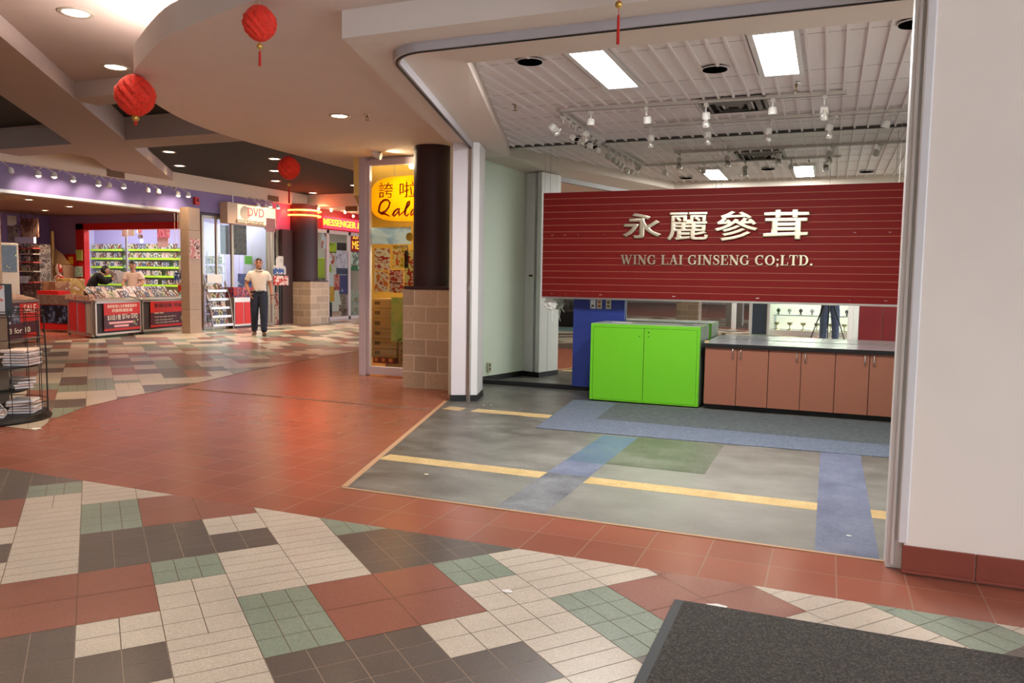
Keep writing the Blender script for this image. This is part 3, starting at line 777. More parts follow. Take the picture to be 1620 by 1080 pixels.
# track rails and spotlights of the shop
m_rail = mat('rail_white', (212, 206, 202), rough=.4)
def rail(p, q, label):
    mb = MB(); P, Q = Vector((*p, 2.955)), Vector((*q, 2.955)); d = (Q-P).normalized(); s = Vector((d.y, -d.x, 0))*.017
    mb.prism([(P+s)[:2], (Q+s)[:2], (Q-s)[:2], (P-s)[:2]], 2.938, 2.971)
    o = mk('track_rail', mb, m_rail, bevel=.003); tag(o, label, 'light track')
    mb = MB(); s *= .35; mb.prism([(P+s)[:2], (Q+s)[:2], (Q-s)[:2], (P-s)[:2]], 2.9365, 2.938); mk('slot', mb, m_black, parent=o)
rail((-2.46, 7.17), (.06, 7.26), 'white light track across the shop ceiling in front of the vent')
rail((-2.475, 7.22), (-2.55, 8.97), 'white light track running to the mirror at a right angle')
rail((-1.87, 8.15), (.9, 8.12), 'white light track across the shop ceiling nearest the mirror')
m_head = mat('spot_head_white', (222, 218, 212), rough=.4)
m_bulb = mat('clear_bulb', (230, 226, 220), rough=.08, metal=.6)
def make_head():
    t = thing('track_spotlight', 'x', 'spotlight')
    mb = MB(); mb.box(-.018, .018, -.03, .03, -.03, 0); mk('adapter', mb, m_head, parent=t, world=False, bevel=.004)
    mb = MB(); mb.cyl((0, 0, -.03), (0, 0, -.075), .007, n=10); mk('stem', mb, m_head, parent=t, world=False)
    mb = MB(); mb.lathe([(0, -.07), (.03, -.072), (.036, -.085), (.036, -.135), (.030, -.137), (.028, -.12)], n=20); mk('housing', mb, m_head, parent=t, world=False, smooth=True)
    return t
hd0 = make_head(); hd0_used = False
def head(x, y, label, rz=0.0, tilt=0.0, bulb=False):
    global hd0_used
    t = hd0 if not hd0_used else copy_tree(hd0); hd0_used = True
    t.location = (x, y, 2.938); t.rotation_euler = (0, 0, rz); t['label'] = label; t['group'] = 'spotlights on the shop ceiling tracks'
    if tilt:
        for c in t.children:
            if c.name.startswith('housing'):
                c.rotation_euler = (tilt, 0, 0); c.location = (0, math.sin(tilt)*-.07*-1, -.07+.07*math.cos(tilt))
    if bulb:
        mb = MB(); mb.lathe([(0, 0), (.012, -.0), (.014, -.02), (.03, -.05), (.038, -.075), (.03, -.095), (0, -.10)], c=(0, 0, -.115), n=16)
        b = mk('bulb', mb, m_bulb, parent=t, world=False, smooth=True)
        if tilt: b.rotation_euler = (tilt*.9, 0, 0)
    return t
for i, (x, lb, tl, bu) in enumerate(((-2.167, 'white spotlight on the front track, the end away from the cream wall', 0, 0), (-1.637, 'second white spotlight along the front track from the corner rail', .3, 0), (-1.10, 'white spotlight with a clear bulb on the front track before the vent', .2, 1),
        (-.53, 'upright white spotlight on the front track just past the vent', 0, 0), (-.11, 'tilted white spotlight with a bulb at the cream wall end of the front track', .6, 1))):
    head(x, 7.21+.01*i, lb, 0, tl, bu)
for i, (x, lb) in enumerate(((-1.80, 'spotlight with a bulb at the near end of the track by the mirror'), (-1.2, 'spotlight with a bulb on the mirror-side track, second along'), (-.6, 'spotlight with a bulb on the mirror-side track under the vent'), (-.03, 'spotlight with a bulb on the mirror-side track, next to last'), (.47, 'spotlight at the cream wall end of the mirror-side track'))):
    head(x, 8.13, lb, .3*i, .3, i < 4)
for i, (y, lb, tl, bu) in enumerate(((7.34, 'spotlight first along the cluster track to the mirror', .7, 0), (7.55, 'spotlight with a bare bulb, second along the cluster track', .9, 1), (7.78, 'spotlight with a bare bulb, third along the cluster track', -.7, 1), (8.0, 'spotlight midway along the cluster track to the mirror', .6, 0),
        (8.25, 'spotlight past the middle of the cluster track', .4, 0), (8.5, 'spotlight next to last on the cluster track', .2, 0), (8.78, 'spotlight on the cluster track closest to the mirror', 0, 0))):
    head(-2.48-.04*(y-7.22), y, lb, math.pi/2+.2*i, tl, bu)

# ================================================================== PAPER LANTERNS
def paper(name, c):
    m = mat(name, c, rough=.6, noise=.25, nscale=40, bump=.8, bscale=90)
    return m
m_lan = paper('red_tissue', (238, 56, 38)); m_gold = mat('gold_bead', (214, 176, 92), rough=.3, metal=.7); m_thread = mat('red_thread', (196, 40, 32), rough=.8); m_cord = mat('pale_cord', (200, 180, 150), rough=.8)
def lantern(p, r, top, label, tail=.18):
    t = thing('paper_lantern', label, 'lantern', p)
    mb = MB(); n = 22; m = 9; rows = []
    for i in range(m+1):
        a = math.pi*i/m; row = []
        for k in range(n):
            th = 2*math.pi*k/n
            cell_ = 1+.06*(1 if (k//1+i) % 2 else -1)*math.sin(a)**.5 if 0 < i < m else 1
            rr = r*(math.sin(a)**.85)*(1+.10*math.cos(a))*cell_+.012*r
            zz = r*(.93*math.cos(a)+.30*max(0, math.cos(a))**8-.10*max(0, -math.cos(a))**6)
            row.append(mb.bm.verts.new((rr*math.cos(th), rr*math.sin(th), zz)))
        rows.append(row)
    for a, b in zip(rows, rows[1:]):
        for k in range(n): mb._f([a[k], a[(k+1) % n], b[(k+1) % n], b[k]])
    mb._f(rows[0]); mb._f(rows[-1][::-1])
    mk('honeycomb_body', mb, m_lan, parent=t, world=False)
    mb = MB(); mb.cyl((0, 0, r*1.05), (0, 0, top-p[2]), .0018, n=6); mk('hanging_cord', mb, m_cord, parent=t, world=False)
    mb = MB(); mb.cyl((0, 0, -r*1.02), (0, 0, -r*1.02-tail), .0018, n=6); mk('thread', mb, m_thread, parent=t, world=False)
    mb = MB(); mb.ball((0, 0, -r*1.02-tail*.28), r*.2); mk('bead', mb, m_gold, parent=t, world=False, smooth=True)
    mb = MB(); mb.lathe([(0, -r*1.02-tail*.55), (r*.05, -r*1.02-tail*.57), (r*.07, -r*1.02-tail*.62), (r*.09, -r*1.02-tail*1.4), (0, -r*1.02-tail*1.42)], n=10); mk('tassel', mb, m_thread, parent=t, world=False)
    return t
lantern((-3.16, 3.757, 2.80), .094, 2.94, 'red honeycomb paper lantern with a gold bead and tassel before the corner fascia', .10)
lantern((-5.29, 4.785, 2.766), .15, 2.94, 'large red honeycomb paper lantern at the tip of the curved soffit edge', .05)
lantern((-6.722, 8.539, 2.759), .14, 2.94, 'small red paper lantern with a long tassel below the dark ceiling bay', .22)
lantern((-1.0, 3.75, 2.80), .092, 2.94, 'red paper lantern above the shop front whose tassel hangs into view', .165)

# ================================================================== THE EMPTY SHOP'S FURNITURE
# --- red slatwall sign
m_slat = mat('slat_red', (116, 18, 15), rough=.6, spec=.25, noise=.05, nscale=4)
m_groove = mat('slat_groove', (176, 116, 90), rough=.5)
m_brassy = mat('polished_letter', (236, 226, 200), rough=.30, metal=1.0)
SX0, SX1, SZ0, SZ1, SY = -3.195, .78, 1.140, 2.366, 8.76
sg = thing('slatwall_sign', 'long dark red slatwall sign with metal characters hung in front of the mirrors', 'sign', (SX0, SY, SZ0))
mb = MB(); z = SZ0
while z < SZ1-.01:
    z1 = min(z+.0725, SZ1); mb.box(SX0, SX1, SY, SY+.018, z, z1); z += .077
mk('slat_face', mb, m_slat, parent=sg, bevel=.0015)
mb = MB(); mb.box(SX0+.002, SX1, SY+.0025, SY+.022, SZ0+.002, SZ1-.002); mk('groove_backing', mb, m_groove, parent=sg)
mb = MB(); mb.box(SX0, SX1, SY-.004, SY+.024, SZ0-.022, SZ0); mk('bottom_trim', mb, m_alu, parent=sg)
for x, zt in ((SX0+.01, 2.96), (-1.2, 2.96), (.6, 2.96)):
    mb = MB(); mb.cyl((x, SY+.012, SZ1), (x, SY+.012, zt), .0025, n=6); mk('hanging_wire', mb, m_alu, parent=sg)
mb = MB()
for x in (-3.06, -2.9, -2.75, -2.45, -1.6, -.7, .2, .55):
    for z in (SZ0+.035, SZ0+.73): mb.cyl((x+R.uniform(-.04, .04), SY-.0015, z), (x, SY+.001, z), .0026, n=8)
mk('screw_heads', mb, m_alu, parent=sg)
for ch, x0, x1, z0, z1 in (('永', -2.221, -1.773, 1.822, 2.109), ('麗', -1.71, -1.258, 1.796, 2.107), ('參', -1.197, -.735, 1.79, 2.112), ('茸', -.69, -.227, 1.803, 2.117)):
    text('metal_character', ch, z1-z0, m_brassy, sg, ((x0+x1)/2-SX0, -.022, (z0+z1)/2-SZ0), width=x1-x0, extrude=.009, fat=.026 if ch in '永茸' else .014)

# roman capitals with slab serifs, drawn stroke by stroke in a unit-high box
def ribbon(mb, pts, ws, d):
    pts = [Vector(p) for p in pts]; L, Rr = [], []
    ws = ws if isinstance(ws, (list, tuple)) else [ws]*len(pts)
    for i, p in enumerate(pts):
        t = (pts[min(i+1, len(pts)-1)]-pts[max(i-1, 0)]).normalized(); nn = Vector((-t.y, t.x))*ws[i]/2
        L.append(p+nn); Rr.append(p-nn)
    for i in range(len(pts)-1):
        q = [L[i], L[i+1], Rr[i+1], Rr[i]]
        f = [mb.bm.verts.new((v.x, -d, v.y)) for v in q]; b = [mb.bm.verts.new((v.x, d, v.y)) for v in q]
        mb._f(f); mb._f(b[::-1])
        for k in range(4): mb._f([f[k], b[k], b[(k+1) % 4], f[(k+1) % 4]])
def arc(cx, cy, rx, ry, a0, a1, n=14): return [(cx+rx*math.cos(math.radians(a0+(a1-a0)*i/n)), cy+ry*math.sin(math.radians(a0+(a1-a0)*i/n))) for i in range(n+1)]
TK, TN, SF = .19, .075, .055
def bow(a0, a1, n=14, thick=TK, thin=TN): return [thin+(thick-thin)*abs(math.cos(math.radians(a0+(a1-a0)*i/n)))**1.3 for i in range(n+1)]
def ser(x, y, w=.34): return ([(x-w/2, y), (x+w/2, y)], SF)
def stem_(x, t=TK): return [([(x, 0), (x, 1)], t), ser(x, SF/2, t+.18), ser(x, 1-SF/2, t+.18)]
GL = {
 'I': (.38, stem_(.19)), 'L': (.72, stem_(.2)+[([(.2, .03), (.66, .03)], .06), ([(.66, 0), (.68, .30)], .06)]),
 'T': (.78, [([(.39, 0), (.39, 1)], TK), ser(.39, SF/2, .37), ([(.04, .97), (.74, .97)], .06), ([(.06, 1), (.05, .72)], .055), ([(.72, 1), (.73, .72)], .055)]),
 'E': (.74, stem_(.2)+[([(.2, .97), (.64, .97)], .06), ([(.2, .03), (.66, .03)], .06), ([(.2, .52), (.50, .52)], .055), ([(.50, .38), (.50, .66)], .055), ([(.64, 1), (.65, .72)], .055), ([(.66, 0), (.69, .29)], .055)]),
 'N': (.92, [([(.18, 0), (.18, 1)], TN), ([(.15, .99), (.76, .02)], TK), ([(.76, .0), (.76, 1)], TN), ser(.18, SF/2, .28), ser(.12, 1-SF/2, .24), ser(.76, 1-SF/2, .28)]),
 'W': (1.22, [([(.16, 1), (.40, .02)], TK), ([(.40, .02), (.62, .92)], TN), ([(.56, 1), (.82, .02)], TK), ([(.82, .02), (1.06, 1)], TN), ser(.16, 1-SF/2, .32), ser(.56, 1-SF/2, .30), ser(1.06, 1-SF/2, .26)]),
 'A': (.92, [([(.16, .02), (.45, 1)], TN), ([(.43, 1), (.74, .02)], TK), ([(.27, .34), (.63, .34)], .06), ser(.15, SF/2, .27), ser(.75, SF/2, .36)]),
 'G': (.90, [(arc(.46, .5, .34, .46, 50, 315), bow(50, 315)), ([(.72, .0+.05), (.72, .42)], .16), ser(.72, .42, .34), ([(.72, .98), (.71, .66)], .055)]),
 'C': (.84, [(arc(.46, .5, .34, .46, 48, 312), bow(48, 312)), ([(.72, .98), (.71, .66)], .055)]),
 'O': (.92, [(arc(.46, .5, .34, .46, 0, 360, 24), bow(0, 360, 24))]),
 'D': (.88, stem_(.2)+[([(.2, .965), (.42, .965)], .065), ([(.2, .035), (.42, .035)], .065), (arc(.40, .5, .34, .465, -90, 90), bow(-90, 90))]),
 'S': (.68, [([(.56, .74), (.53, .87), (.42, .955), (.30, .965), (.18, .91), (.135, .80), (.17, .67), (.30, .58), (.44, .49), (.55, .38), (.57, .24), (.50, .10), (.36, .035), (.22, .05), (.13, .14), (.10, .28)],
        [.05, .06, .07, .08, .10, .13, .17, .19, .19, .17, .13, .10, .08, .07, .06, .05]), ([(.57, .98), (.57, .68)], .05), ([(.10, .02), (.10, .33)], .05)]),
 ';': (.34, [([(.17, .0), (.17, .17)], .17), ([(.17, .46), (.17, .63)], .17), ([(.20, .05), (.19, -.08), (.10, -.19)], [.12, .10, .03])]), '.': (.34, [([(.17, 0), (.17, .18)], .18)]), ' ': (.36, [])}
def capitals(s, x0, x1, z0, h, m, parent, y, d=.008, name='metal_letter'):
    tot = sum(GL[c][0]+.05 for c in s); k = (x1-x0)/tot; x = x0
    for c in s:
        w, st = GL[c]
        if st:
            mb = MB()
            for i, (pts, ws) in enumerate(st): ribbon(mb, pts, ws, 1+.03*i)
            for v in mb.bm.verts: v.co = Vector((x+v.co.x*k, v.co.y*d, z0+v.co.z*h))
            cx = x+w*k/2
            for v in mb.bm.verts: v.co -= Vector((cx, 0, z0+h/2))
            o = mk(name, mb, m, parent=parent, world=False); o.location = (cx, y, z0+h/2)
        x += (w+.05)*k
capitals('WING LAI GINSENG CO;LTD.', -2.235-SX0, -.165-SX0, 1.530-SZ0, .107, m_brassy, sg, -.018, .007)

# --- blue wall panel with outlets
m_bluep = mat('blue_laminate', (48, 64, 138), rough=.35)
bp = thing('wall_panel', 'narrow blue laminate panel on the mirror wall behind the lime cabinet', 'wall panel', (-2.55, 8.96, .06))
mb = MB(); mb.box(-2.856, -2.236, 8.955, 8.985, .055, 1.13); mb.box(-2.235, -2.222, 8.95, 8.985, .055, 1.13); mk('board', mb, m_bluep, parent=bp, bevel=.002)
for x, m, k in ((-2.613, mat('white_plastic', (225, 225, 228), rough=.35), 0), (-2.533, m_beige, 1), (-2.421, m_beige, 2)):
    mb = MB(); mb.box(x-.033, x+.033, 8.948, 8.955, 1.005, 1.112); o = mk('outlet_plate', mb, m, parent=bp, bevel=.003)
    mb = MB()
    mb.box(x-.014, x+.014, 8.944, 8.949, 1.025, 1.05)
    if k == 0: mb.tube([(x, 8.944, 1.04), (x-.01, 8.938, 1.02), (x-.02, 8.94, 1.008)], .004, 6)
    mk('socket', mb, mat('socket_red', (170, 50, 36)) if k == 1 else mat('socket_dark', (90, 84, 70)), parent=o)
    if k:
        mb = MB(); mb.box(x-.014, x+.014, 8.944, 8.949, 1.07, 1.095); mk('socket', mb, mat('socket_red', (170, 50, 36)) if k == 1 else mat('socket_dark', (90, 84, 70)), parent=o)

# --- lime cabinet
m_lime = mat('lime_laminate', (106, 190, 34), rough=.4)
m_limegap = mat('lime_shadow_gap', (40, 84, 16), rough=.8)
m_palelam = mat('pale_laminate', (176, 186, 172), rough=.3)
m_greyside = mat('grey_green_laminate', (126, 146, 118), rough=.35)
GX0, GX1, GY0, GY1, GZ = -2.432, -1.240, 8.28, 8.90, .866
gc = thing('storage_cabinet', 'bright lime green two door cabinet standing before the mirror', 'cabinet', ((GX0+GX1)/2, 8.55, 0))
mb = MB()
mb.box(GX0, GX0+.028, GY0, GY1, .02, GZ); mb.box(GX1-.028, GX1, GY0, GY1, .02, GZ); mb.box(GX0+.028, GX1-.028, GY0, GY0+.02, .832, GZ); mb.box(GX0+.028, GX1-.028, GY0, GY0+.02, .02, .032)
mk('carcass', mb, m_lime, parent=gc)
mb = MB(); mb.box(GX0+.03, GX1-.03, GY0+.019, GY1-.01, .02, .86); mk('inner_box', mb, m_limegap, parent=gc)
mb = MB(); mb.box(GX0+.002, GX1-.002, GY0+.022, GY1, GZ-.002, GZ+.003); mk('top', mb, m_palelam, parent=gc)
mb = MB(); mb.box(GX1-.001, GX1+.004, GY0+.03, GY0+.30, .03, GZ-.01); mb.box(GX1-.001, GX1+.004, GY0+.31, GY1, .03, GZ-.01); mk('end_panel', mb, m_greyside, parent=gc)
mb = MB(); mb.box(GX0+.02, GX1-.02, GY0+.03, GY1-.02, 0, .02); mk('plinth', mb, m_black, parent=gc)
XM = -1.836
for x0, x1, kx in ((GX0+.031, XM-.003, XM-.05), (XM+.003, GX1-.031, XM+.05)):
    mb = MB(); mb.box(x0, x1, GY0+.003, GY0+.02, .035, .829); d = mk('door', mb, m_lime, parent=gc, bevel=.001)
    mb = MB(); mb.cyl((kx, GY0+.0025, .742), (kx, GY0+.006, .742), .007, n=12)
    mk('lock_hole', mb, m_limegap, parent=d)
    if kx > XM:
        mb = MB(); mb.cyl((kx, GY0+.0025, .79), (kx, GY0+.006, .79), .008, n=12); mk('lock_hole', mb, m_black, parent=d)
m_paper = mat('white_paper', (226, 222, 216), rough=.7)
for x, y, a, w, h, lb in ((-2.16, 8.62, .1, .22, .14, 'white paper sheet on top of the lime cabinet above its blue panel'), (-1.40, 8.52, -.1, .12, .05, 'small grey card on the lime cabinet top near the counter'), (-1.46, 8.68, .05, .14, .06, 'small green card at the back of the lime cabinet top')):
    mb = MB(); mb.box(-w/2, w/2, -h/2, h/2, 0, .002)
    o = mk('paper_sheet', mb, m_paper if w > .2 else mat('grey_card', (96, 110, 92), rough=.6), world=False, loc=(x, y, GZ+.003), rotz=a); tag(o, lb, 'paper')

# --- brown base cabinets with one worktop
m_brownlam = mat('brown_laminate', (146, 92, 72), rough=.45, noise=.05, nscale=60)
m_brownedge = mat('brown_edge', (70, 42, 34), rough=.6)
m_wtop = mat('worktop_grey', (184, 186, 190), rough=.16, noise=.03, nscale=30)
BY = 8.28
UN = ((-1.185, -.857, -.546, 'pair of brown laminate cupboard doors right beside the lime cabinet'), (-.546, -.233, .085, 'middle brown laminate base cabinet under the grey worktop'), (.085, .392, .704, 'brown laminate base cabinet nearest the cream wall'))
for k, (a, b, c, lb) in enumerate(UN):
    t = thing('base_cabinet', lb, 'cabinet', ((a+c)/2, 8.6, 0))
    mb = MB(); mb.box(a+.001, c-.001, BY+.019, 8.94, .062, .664); mk('carcass', mb, m_brownedge, parent=t)
    mb = MB(); mb.box(a+.001, c-.001, BY+.07, 8.92, 0, .062); mk('toe_kick', mb, m_black, parent=t)
    for x0, x1, hx in ((a, b, b-.044), (b, c, b+.036)):
        mb = MB(); mb.box(x0+.003, x1-.003, BY, BY+.018, .062, .662); d = mk('door', mb, m_brownlam, parent=t, bevel=.0015)
        mb = MB(); mb.tube([(hx, BY, .553), (hx, BY-.016, .556), (hx+.001, BY-.026, .575), (hx+.001, BY-.028, .60), (hx+.001, BY-.026, .625), (hx, BY-.016, .644), (hx, BY, .647)], .0055, 8); mk('handle', mb, m_chrome, parent=d, smooth=True)
t = thing('worktop', 'long grey worktop with a black front edge on the brown cabinets', 'worktop', (-.1, 8.6, .664))
mb = MB(); mb.box(-1.205, 1.19, 8.262, 8.96, .668, .704); mk('top', mb, m_wtop, parent=t)
mb = MB(); mb.box(-1.207, 1.19, 8.252, 8.263, .664, .7045); mb.box(-1.212, -1.204, 8.255, 8.96, .664, .7045); mk('front_edge', mb, m_black, parent=t, bevel=.003)
mb = MB(); mb.box(-1.22, 1.19, 8.40, 8.405, .7035, .7048); mb.box(-1.2, 1.19, 8.62, 8.625, .7035, .7048); mk('top_strip', mb, mat('strip_grey', (120, 122, 128), rough=.3), parent=t)
# coil of tape at the worktop end
mb = MB(); mb.lathe([(.018, -.012), (.026, -.012), (.026, .012), (.018, .012), (.018, -.012)], n=18); o = mk('tape_roll', mb, mat('clear_tape', (190, 170, 130), rough=.2), world=False, smooth=True); o.location = (-1.17, 8.30, .7165); tag(o, 'small roll of clear tape at the corner of the grey worktop', 'tape')
mb = MB(); mb.box(.77, 1.19, 8.35, 8.94, 0, .664); o = mk('filler_panel', mb, m_brownedge); o['kind'] = 'structure'

# white bow hung from the sign's lower corner
m_bow = mat('white_ribbon', (232, 228, 222), rough=.6)
t = thing('ribbon_bow', 'white ribbon bow hanging off the lower corner of the red sign', 'bow', (-3.12, 8.86, 1.10))
mb = MB()
for k in range(9):
    a = 2*math.pi*k/9; mb.ball((-3.12+.055*math.cos(a), 8.86, 1.05+.05*math.sin(a)), .036, 10, 6, (1, .55, .8))
mb.ball((-3.12, 8.85, 1.05), .035, 10, 6); mk('loops', mb, m_bow, parent=t, smooth=True)
mb = MB(); mb.tube([(-3.12, 8.86, 1.03), (-3.09, 8.86, .95), (-3.10, 8.86, .88), (-3.08, 8.86, .83)], [.006, .008, .008, .004], 6); mk('ribbon_tail', mb, m_bow, parent=t)
mb = MB(); mb.tube([(-3.11, 8.86, 1.03), (-3.06, 8.86, .98), (-3.03, 8.86, .94)], [.006, .007, .003], 6); mk('ribbon_tail', mb, m_bow, parent=t)
mb = MB(); mb.cyl((-3.12, 8.82, 1.08), (-3.13, 8.79, 1.13), .0015, n=5); mk('hanging_string', mb, m_bow, parent=t)

# --- debris on the worn floor
deb = ((403, 497), (1, 1))
for k, (x, y, s, lb) in enumerate(((-2.48, 4.58, .022, 'cream scrap of paper on the worn floor before the yellow strip'), (-3.33, 7.40, .02, 'cream scrap on the shop floor near the white jamb'), (-3.27, 7.46, .014, 'tiny cream scrap just behind the scrap by the white jamb'),
         (-2.58, 4.98, .009, 'white chip on the yellow inlaid strip near the tan edging'), (-1.95, 5.0, .008, 'white chip at the inner end of the long yellow strip'), (.15, 4.40, .018, 'white chip lying on the long blue strip'), (-6.22, 4.52, .06, 'torn white paper scrap beside the newspaper rack on the tile'), (-1.22, 2.98, .03, 'white scrap on the green tiles beside the charcoal mat'), (-.37, 3.185, .05, 'white paper scrap under the charcoal mat edge'))):
    mb = MB(); n = 6; pts = [(s*(1 if i % 2 else .6)*math.cos(i*math.pi/3+k), s*.6*math.sin(i*math.pi/3+k)) for i in range(n)]
    mb.prism(pts, 0, .002); o = mk('paper_scrap', mb, mat('cream_scrap', (226, 214, 180), rough=.8) if k < 3 else m_paper, world=False, loc=(x, y, .0045 if y < 7 and x < -3.5 or y < 4 else .0115 if False else .006)); tag(o, lb, 'paper scrap')

# --- entrance mat
m_mat = worn_floor('mat_pile', [(34, 32, 30), (58, 54, 50), (102, 97, 90)], 120, rough=.95, streak=(1, 1, 1))
t = thing('entrance_mat', 'large charcoal ribbed entrance mat with a black rubber border', 'mat', (1.2, 2.0, 0))
mb = MB(); mb.box(-.545, 3.3, .6, 3.185, .0035, .009); mk('rubber_border', mb, mat('mat_rubber', (30, 30, 32), rough=.6), parent=t, bevel=.003)
mb = MB(); mb.box(-.505, 3.26, .64, 3.172, .009, .0135); mk('pile', mb, m_mat, parent=t)

# ================================================================== CORNER SNACK SHOP WITH THE YELLOW SIGN
m_cmu = island_mat('split_face_block', (176, 152, 128), .16)
m_mortar = mat('mortar', (206, 186, 164), rough=.9)
m_plum = mat('plum_column_paint', (58, 34, 36), rough=.55)
m_yellow_p = mat('yellow_wall_paint', (236, 206, 120), rough=.6)
def block_base(x0, x1, y0, y1, h, course, n_long, label_name='column_base'):
    """Masonry plinth: mortar core and split-faced blocks in running bond."""
    mb = MB(); g = .013; mb.mi = 0; mb.box(x0+.0025, x1-.0025, y0+.0025, y1-.0025, 0, h-.003); mb.mi = 1
    rows = int(round(h/course)); L = (x1-x0)/n_long
    for r in range(rows):
        z0, z1 = r*course+g/2+(.0 if r else .001), (r+1)*course-g/2
        off = L/2 if r % 2 else 0
        for (a0, a1, fn) in ((x0, x1, lambda a, b: (a, b, y0, y0+.05)), (x0, x1, lambda a, b: (a, b, y1-.05, y1)), (y0+.05, y1-.05, lambda a, b: (x0, x0+.05, a, b)), (y0+.05, y1-.05, lambda a, b: (x1-.05, x1, a, b))):
            c = a0-off
            while c < a1-1e-6:
                a, b = max(c, a0), min(c+L, a1)
                if b-a > .03: mb.box(*fn(a+g/2 if a > a0 else a, b-g/2 if b < a1 else b), z0, z1)
                c += L
    return struct(label_name, mb, [m_mortar, m_cmu], bevel=.004)
def column(cx, cy, r, z0, z1, collar=True):
    mb = MB(); pr = [(0, z0), (r, z0), (r, z1)]
    if collar: pr = [(0, z0), (r, z0), (r, z1-.05), (r*1.03, z1-.045), (r*1.03, z1)]
    mb.lathe(pr, (cx, cy, 0), 40); return struct('column', mb, m_plum, smooth=True)
block_base(-4.81, -4.17, 8.25, 8.88, 1.20, .20, 2)
mb = MB(); mb.box(-4.80, -4.17, 8.245, 8.88, 1.20, 1.24); struct('trim_9', mb, m_plum, bevel=.004)
ccx = ony(684.5, 300, 8.57).x
column(ccx, 8.57, .232, 1.24, 2.94)

QY = 9.02
jx0, jx1, jx2 = ony(569.5, 420, QY).x, ony(580, 420, QY).x, ony(584.5, 420, QY).x
wn = MB(); wn.box(jx0, jx1, QY-.03, QY+.10, 0, 2.94); struct('trim_10', wn, m_mauve, bevel=.005)
mb = MB(); mb.box(jx1, jx2, QY, QY+.06, .02, 2.90); mb.box(jx2, -4.2, QY, QY+.06, 2.83, 2.92); mb.box(jx2, -4.2, QY, QY+.06, .02, .13); mb.box(-4.26, -4.2, QY, QY+.06, .13, 2.83)
w1 = struct('window_1', mb, m_mauve, bevel=.004)
m_glass = glass_mat('shop_glass', refl=.055)
mb = MB(); mb.box(jx2, -4.26, QY+.026, QY+.032, .13, 2.83); mk('pane', mb, m_glass, parent=w1)
# room behind the glass
mb = MB(); mb.prism([(jx0-.01, 9.12), (jx0+.02, 9.12), (jx0-1.95, 12.4), (jx0-2.0, 12.4)], 0, 2.9); mb.box(jx0-2.0, -4.2, 12.4, 12.5, 0, 2.9); mb.box(-4.3, -4.2, 9.2, 12.4, 0, 2.9); struct('wall_snackshop', mb, m_yellow_p)
mb = MB(); mb.prism([(jx0+.03, 9.1), (-4.2, 9.1), (-4.2, 12.4), (jx0-1.9, 12.4)], 2.86, 2.9); struct('ceiling_snackshop', mb, mat('cream_ceiling', (240, 226, 190), rough=.8))
mb = MB(); mb.prism([(-5.5, 9.7), (-4.3, 9.25), (-4.3, 9.55), (-5.5, 10.0)], 2.72, 2.86); struct('ceiling_drop', mb, m_paint)
area('snack_shop_light', (-5.0, 10.4, 2.82), 1.0, 1.4, 50, (1, .88, .68))
area('window_light', (-5.05, 9.58, 2.70), 1.0, .10, 45, (1, .90, .70), rot=(-.5, 0, 0))
t = thing('ceiling_lamp', 'lit ceiling lamp inside the snack shop with the yellow oval sign', 'ceiling light', (-5.0, 9.75, 2.86))
mb = MB(); mb.lathe([(0, -.04), (.09, -.035), (.12, 0)], n=20); mk('glass_bowl', mb, m_lens, parent=t, world=False, smooth=True)
mb = MB(); mb.lathe([(.12, -.002), (.13, -.012), (.135, 0)], n=20); mk('rim', mb, m_ring, parent=t, world=False)
# yellow fascia turning the corner
mb = MB(); mb.prism([(jx0-.10, QY), (jx0-.006, QY), (jx0-2.0, 12.4), (jx0-2.12, 12.4)], 2.44, 2.94); o = struct('trim_11', mb, m_yellow_p)
# small flood light above the window
t = thing('flood_light', 'small white flood light on the soffit above the snack shop window', 'spotlight', (*at(594, 240, 2.94), 2.94))
mb = MB(); mb.lathe([(.05, 0), (.045, -.02), (0, -.02)], n=16); mk('base', mb, m_head, parent=t, world=False)
mb = MB(); mb.cyl((-.02, 0, -.03), (.07, .02, -.055), .035, .05, n=16); mk('lamp_body', mb, m_head, parent=t, world=False, smooth=True)
spot('flood', (t.location.x+.1, t.location.y+.02, 2.87), (t.location.x+.9, t.location.y+.2, 2.75), 14, (1, .8, .5), 120, .8)

# oval sign
def pl(x0, y0, x1, y1, Y): 
    a, b = ony(x0, y0, Y), ony(x1, y1, Y); return (a.x+b.x)/2, (a.z+b.z)/2, abs(b.x-a.x), abs(a.z-b.z)
OY = 9.16
a, b = ony(587, 300, OY), ony(640, 278, OY); zl = ony(640, 350, OY).z
rx = .62; cxs = a.x+rx; zc = (b.z+zl)/2; rz = (b.z-zl)/2
so = thing('oval_sign', 'yellow oval shop sign with red script hanging inside the corner window', 'sign', (cxs, OY, zc))
mb = MB(); pts = []
for i in range(64):
    th = 2*math.pi*i/64; c, s_ = math.cos(th), math.sin(th)
    pts.append((rx*abs(c)**.62*(1 if c > 0 else -1), rz*abs(s_)**.62*(1 if s_ > 0 else -1)))
f = [mb.bm.verts.new((p[0], -.012, p[1])) for p in pts]; bk_ = [mb.bm.verts.new((p[0], .012, p[1])) for p in pts]
mb._f(f); mb._f(bk_[::-1])
for i in range(64): mb._f([f[i], bk_[i], bk_[(i+1) % 64], f[(i+1) % 64]])
m_sy = mat('sign_yellow', (252, 204, 20), rough=.4); sheet(m_sy, m_sy.node_tree, m_sy.node_tree.nodes['Principled BSDF'], None, .55)
mk('board', mb, m_sy, parent=so, world=False)
m_signred = mat('sign_red', (206, 40, 24), rough=.45)
m_signbrown = mat('sign_brown', (176, 76, 20), rough=.5)
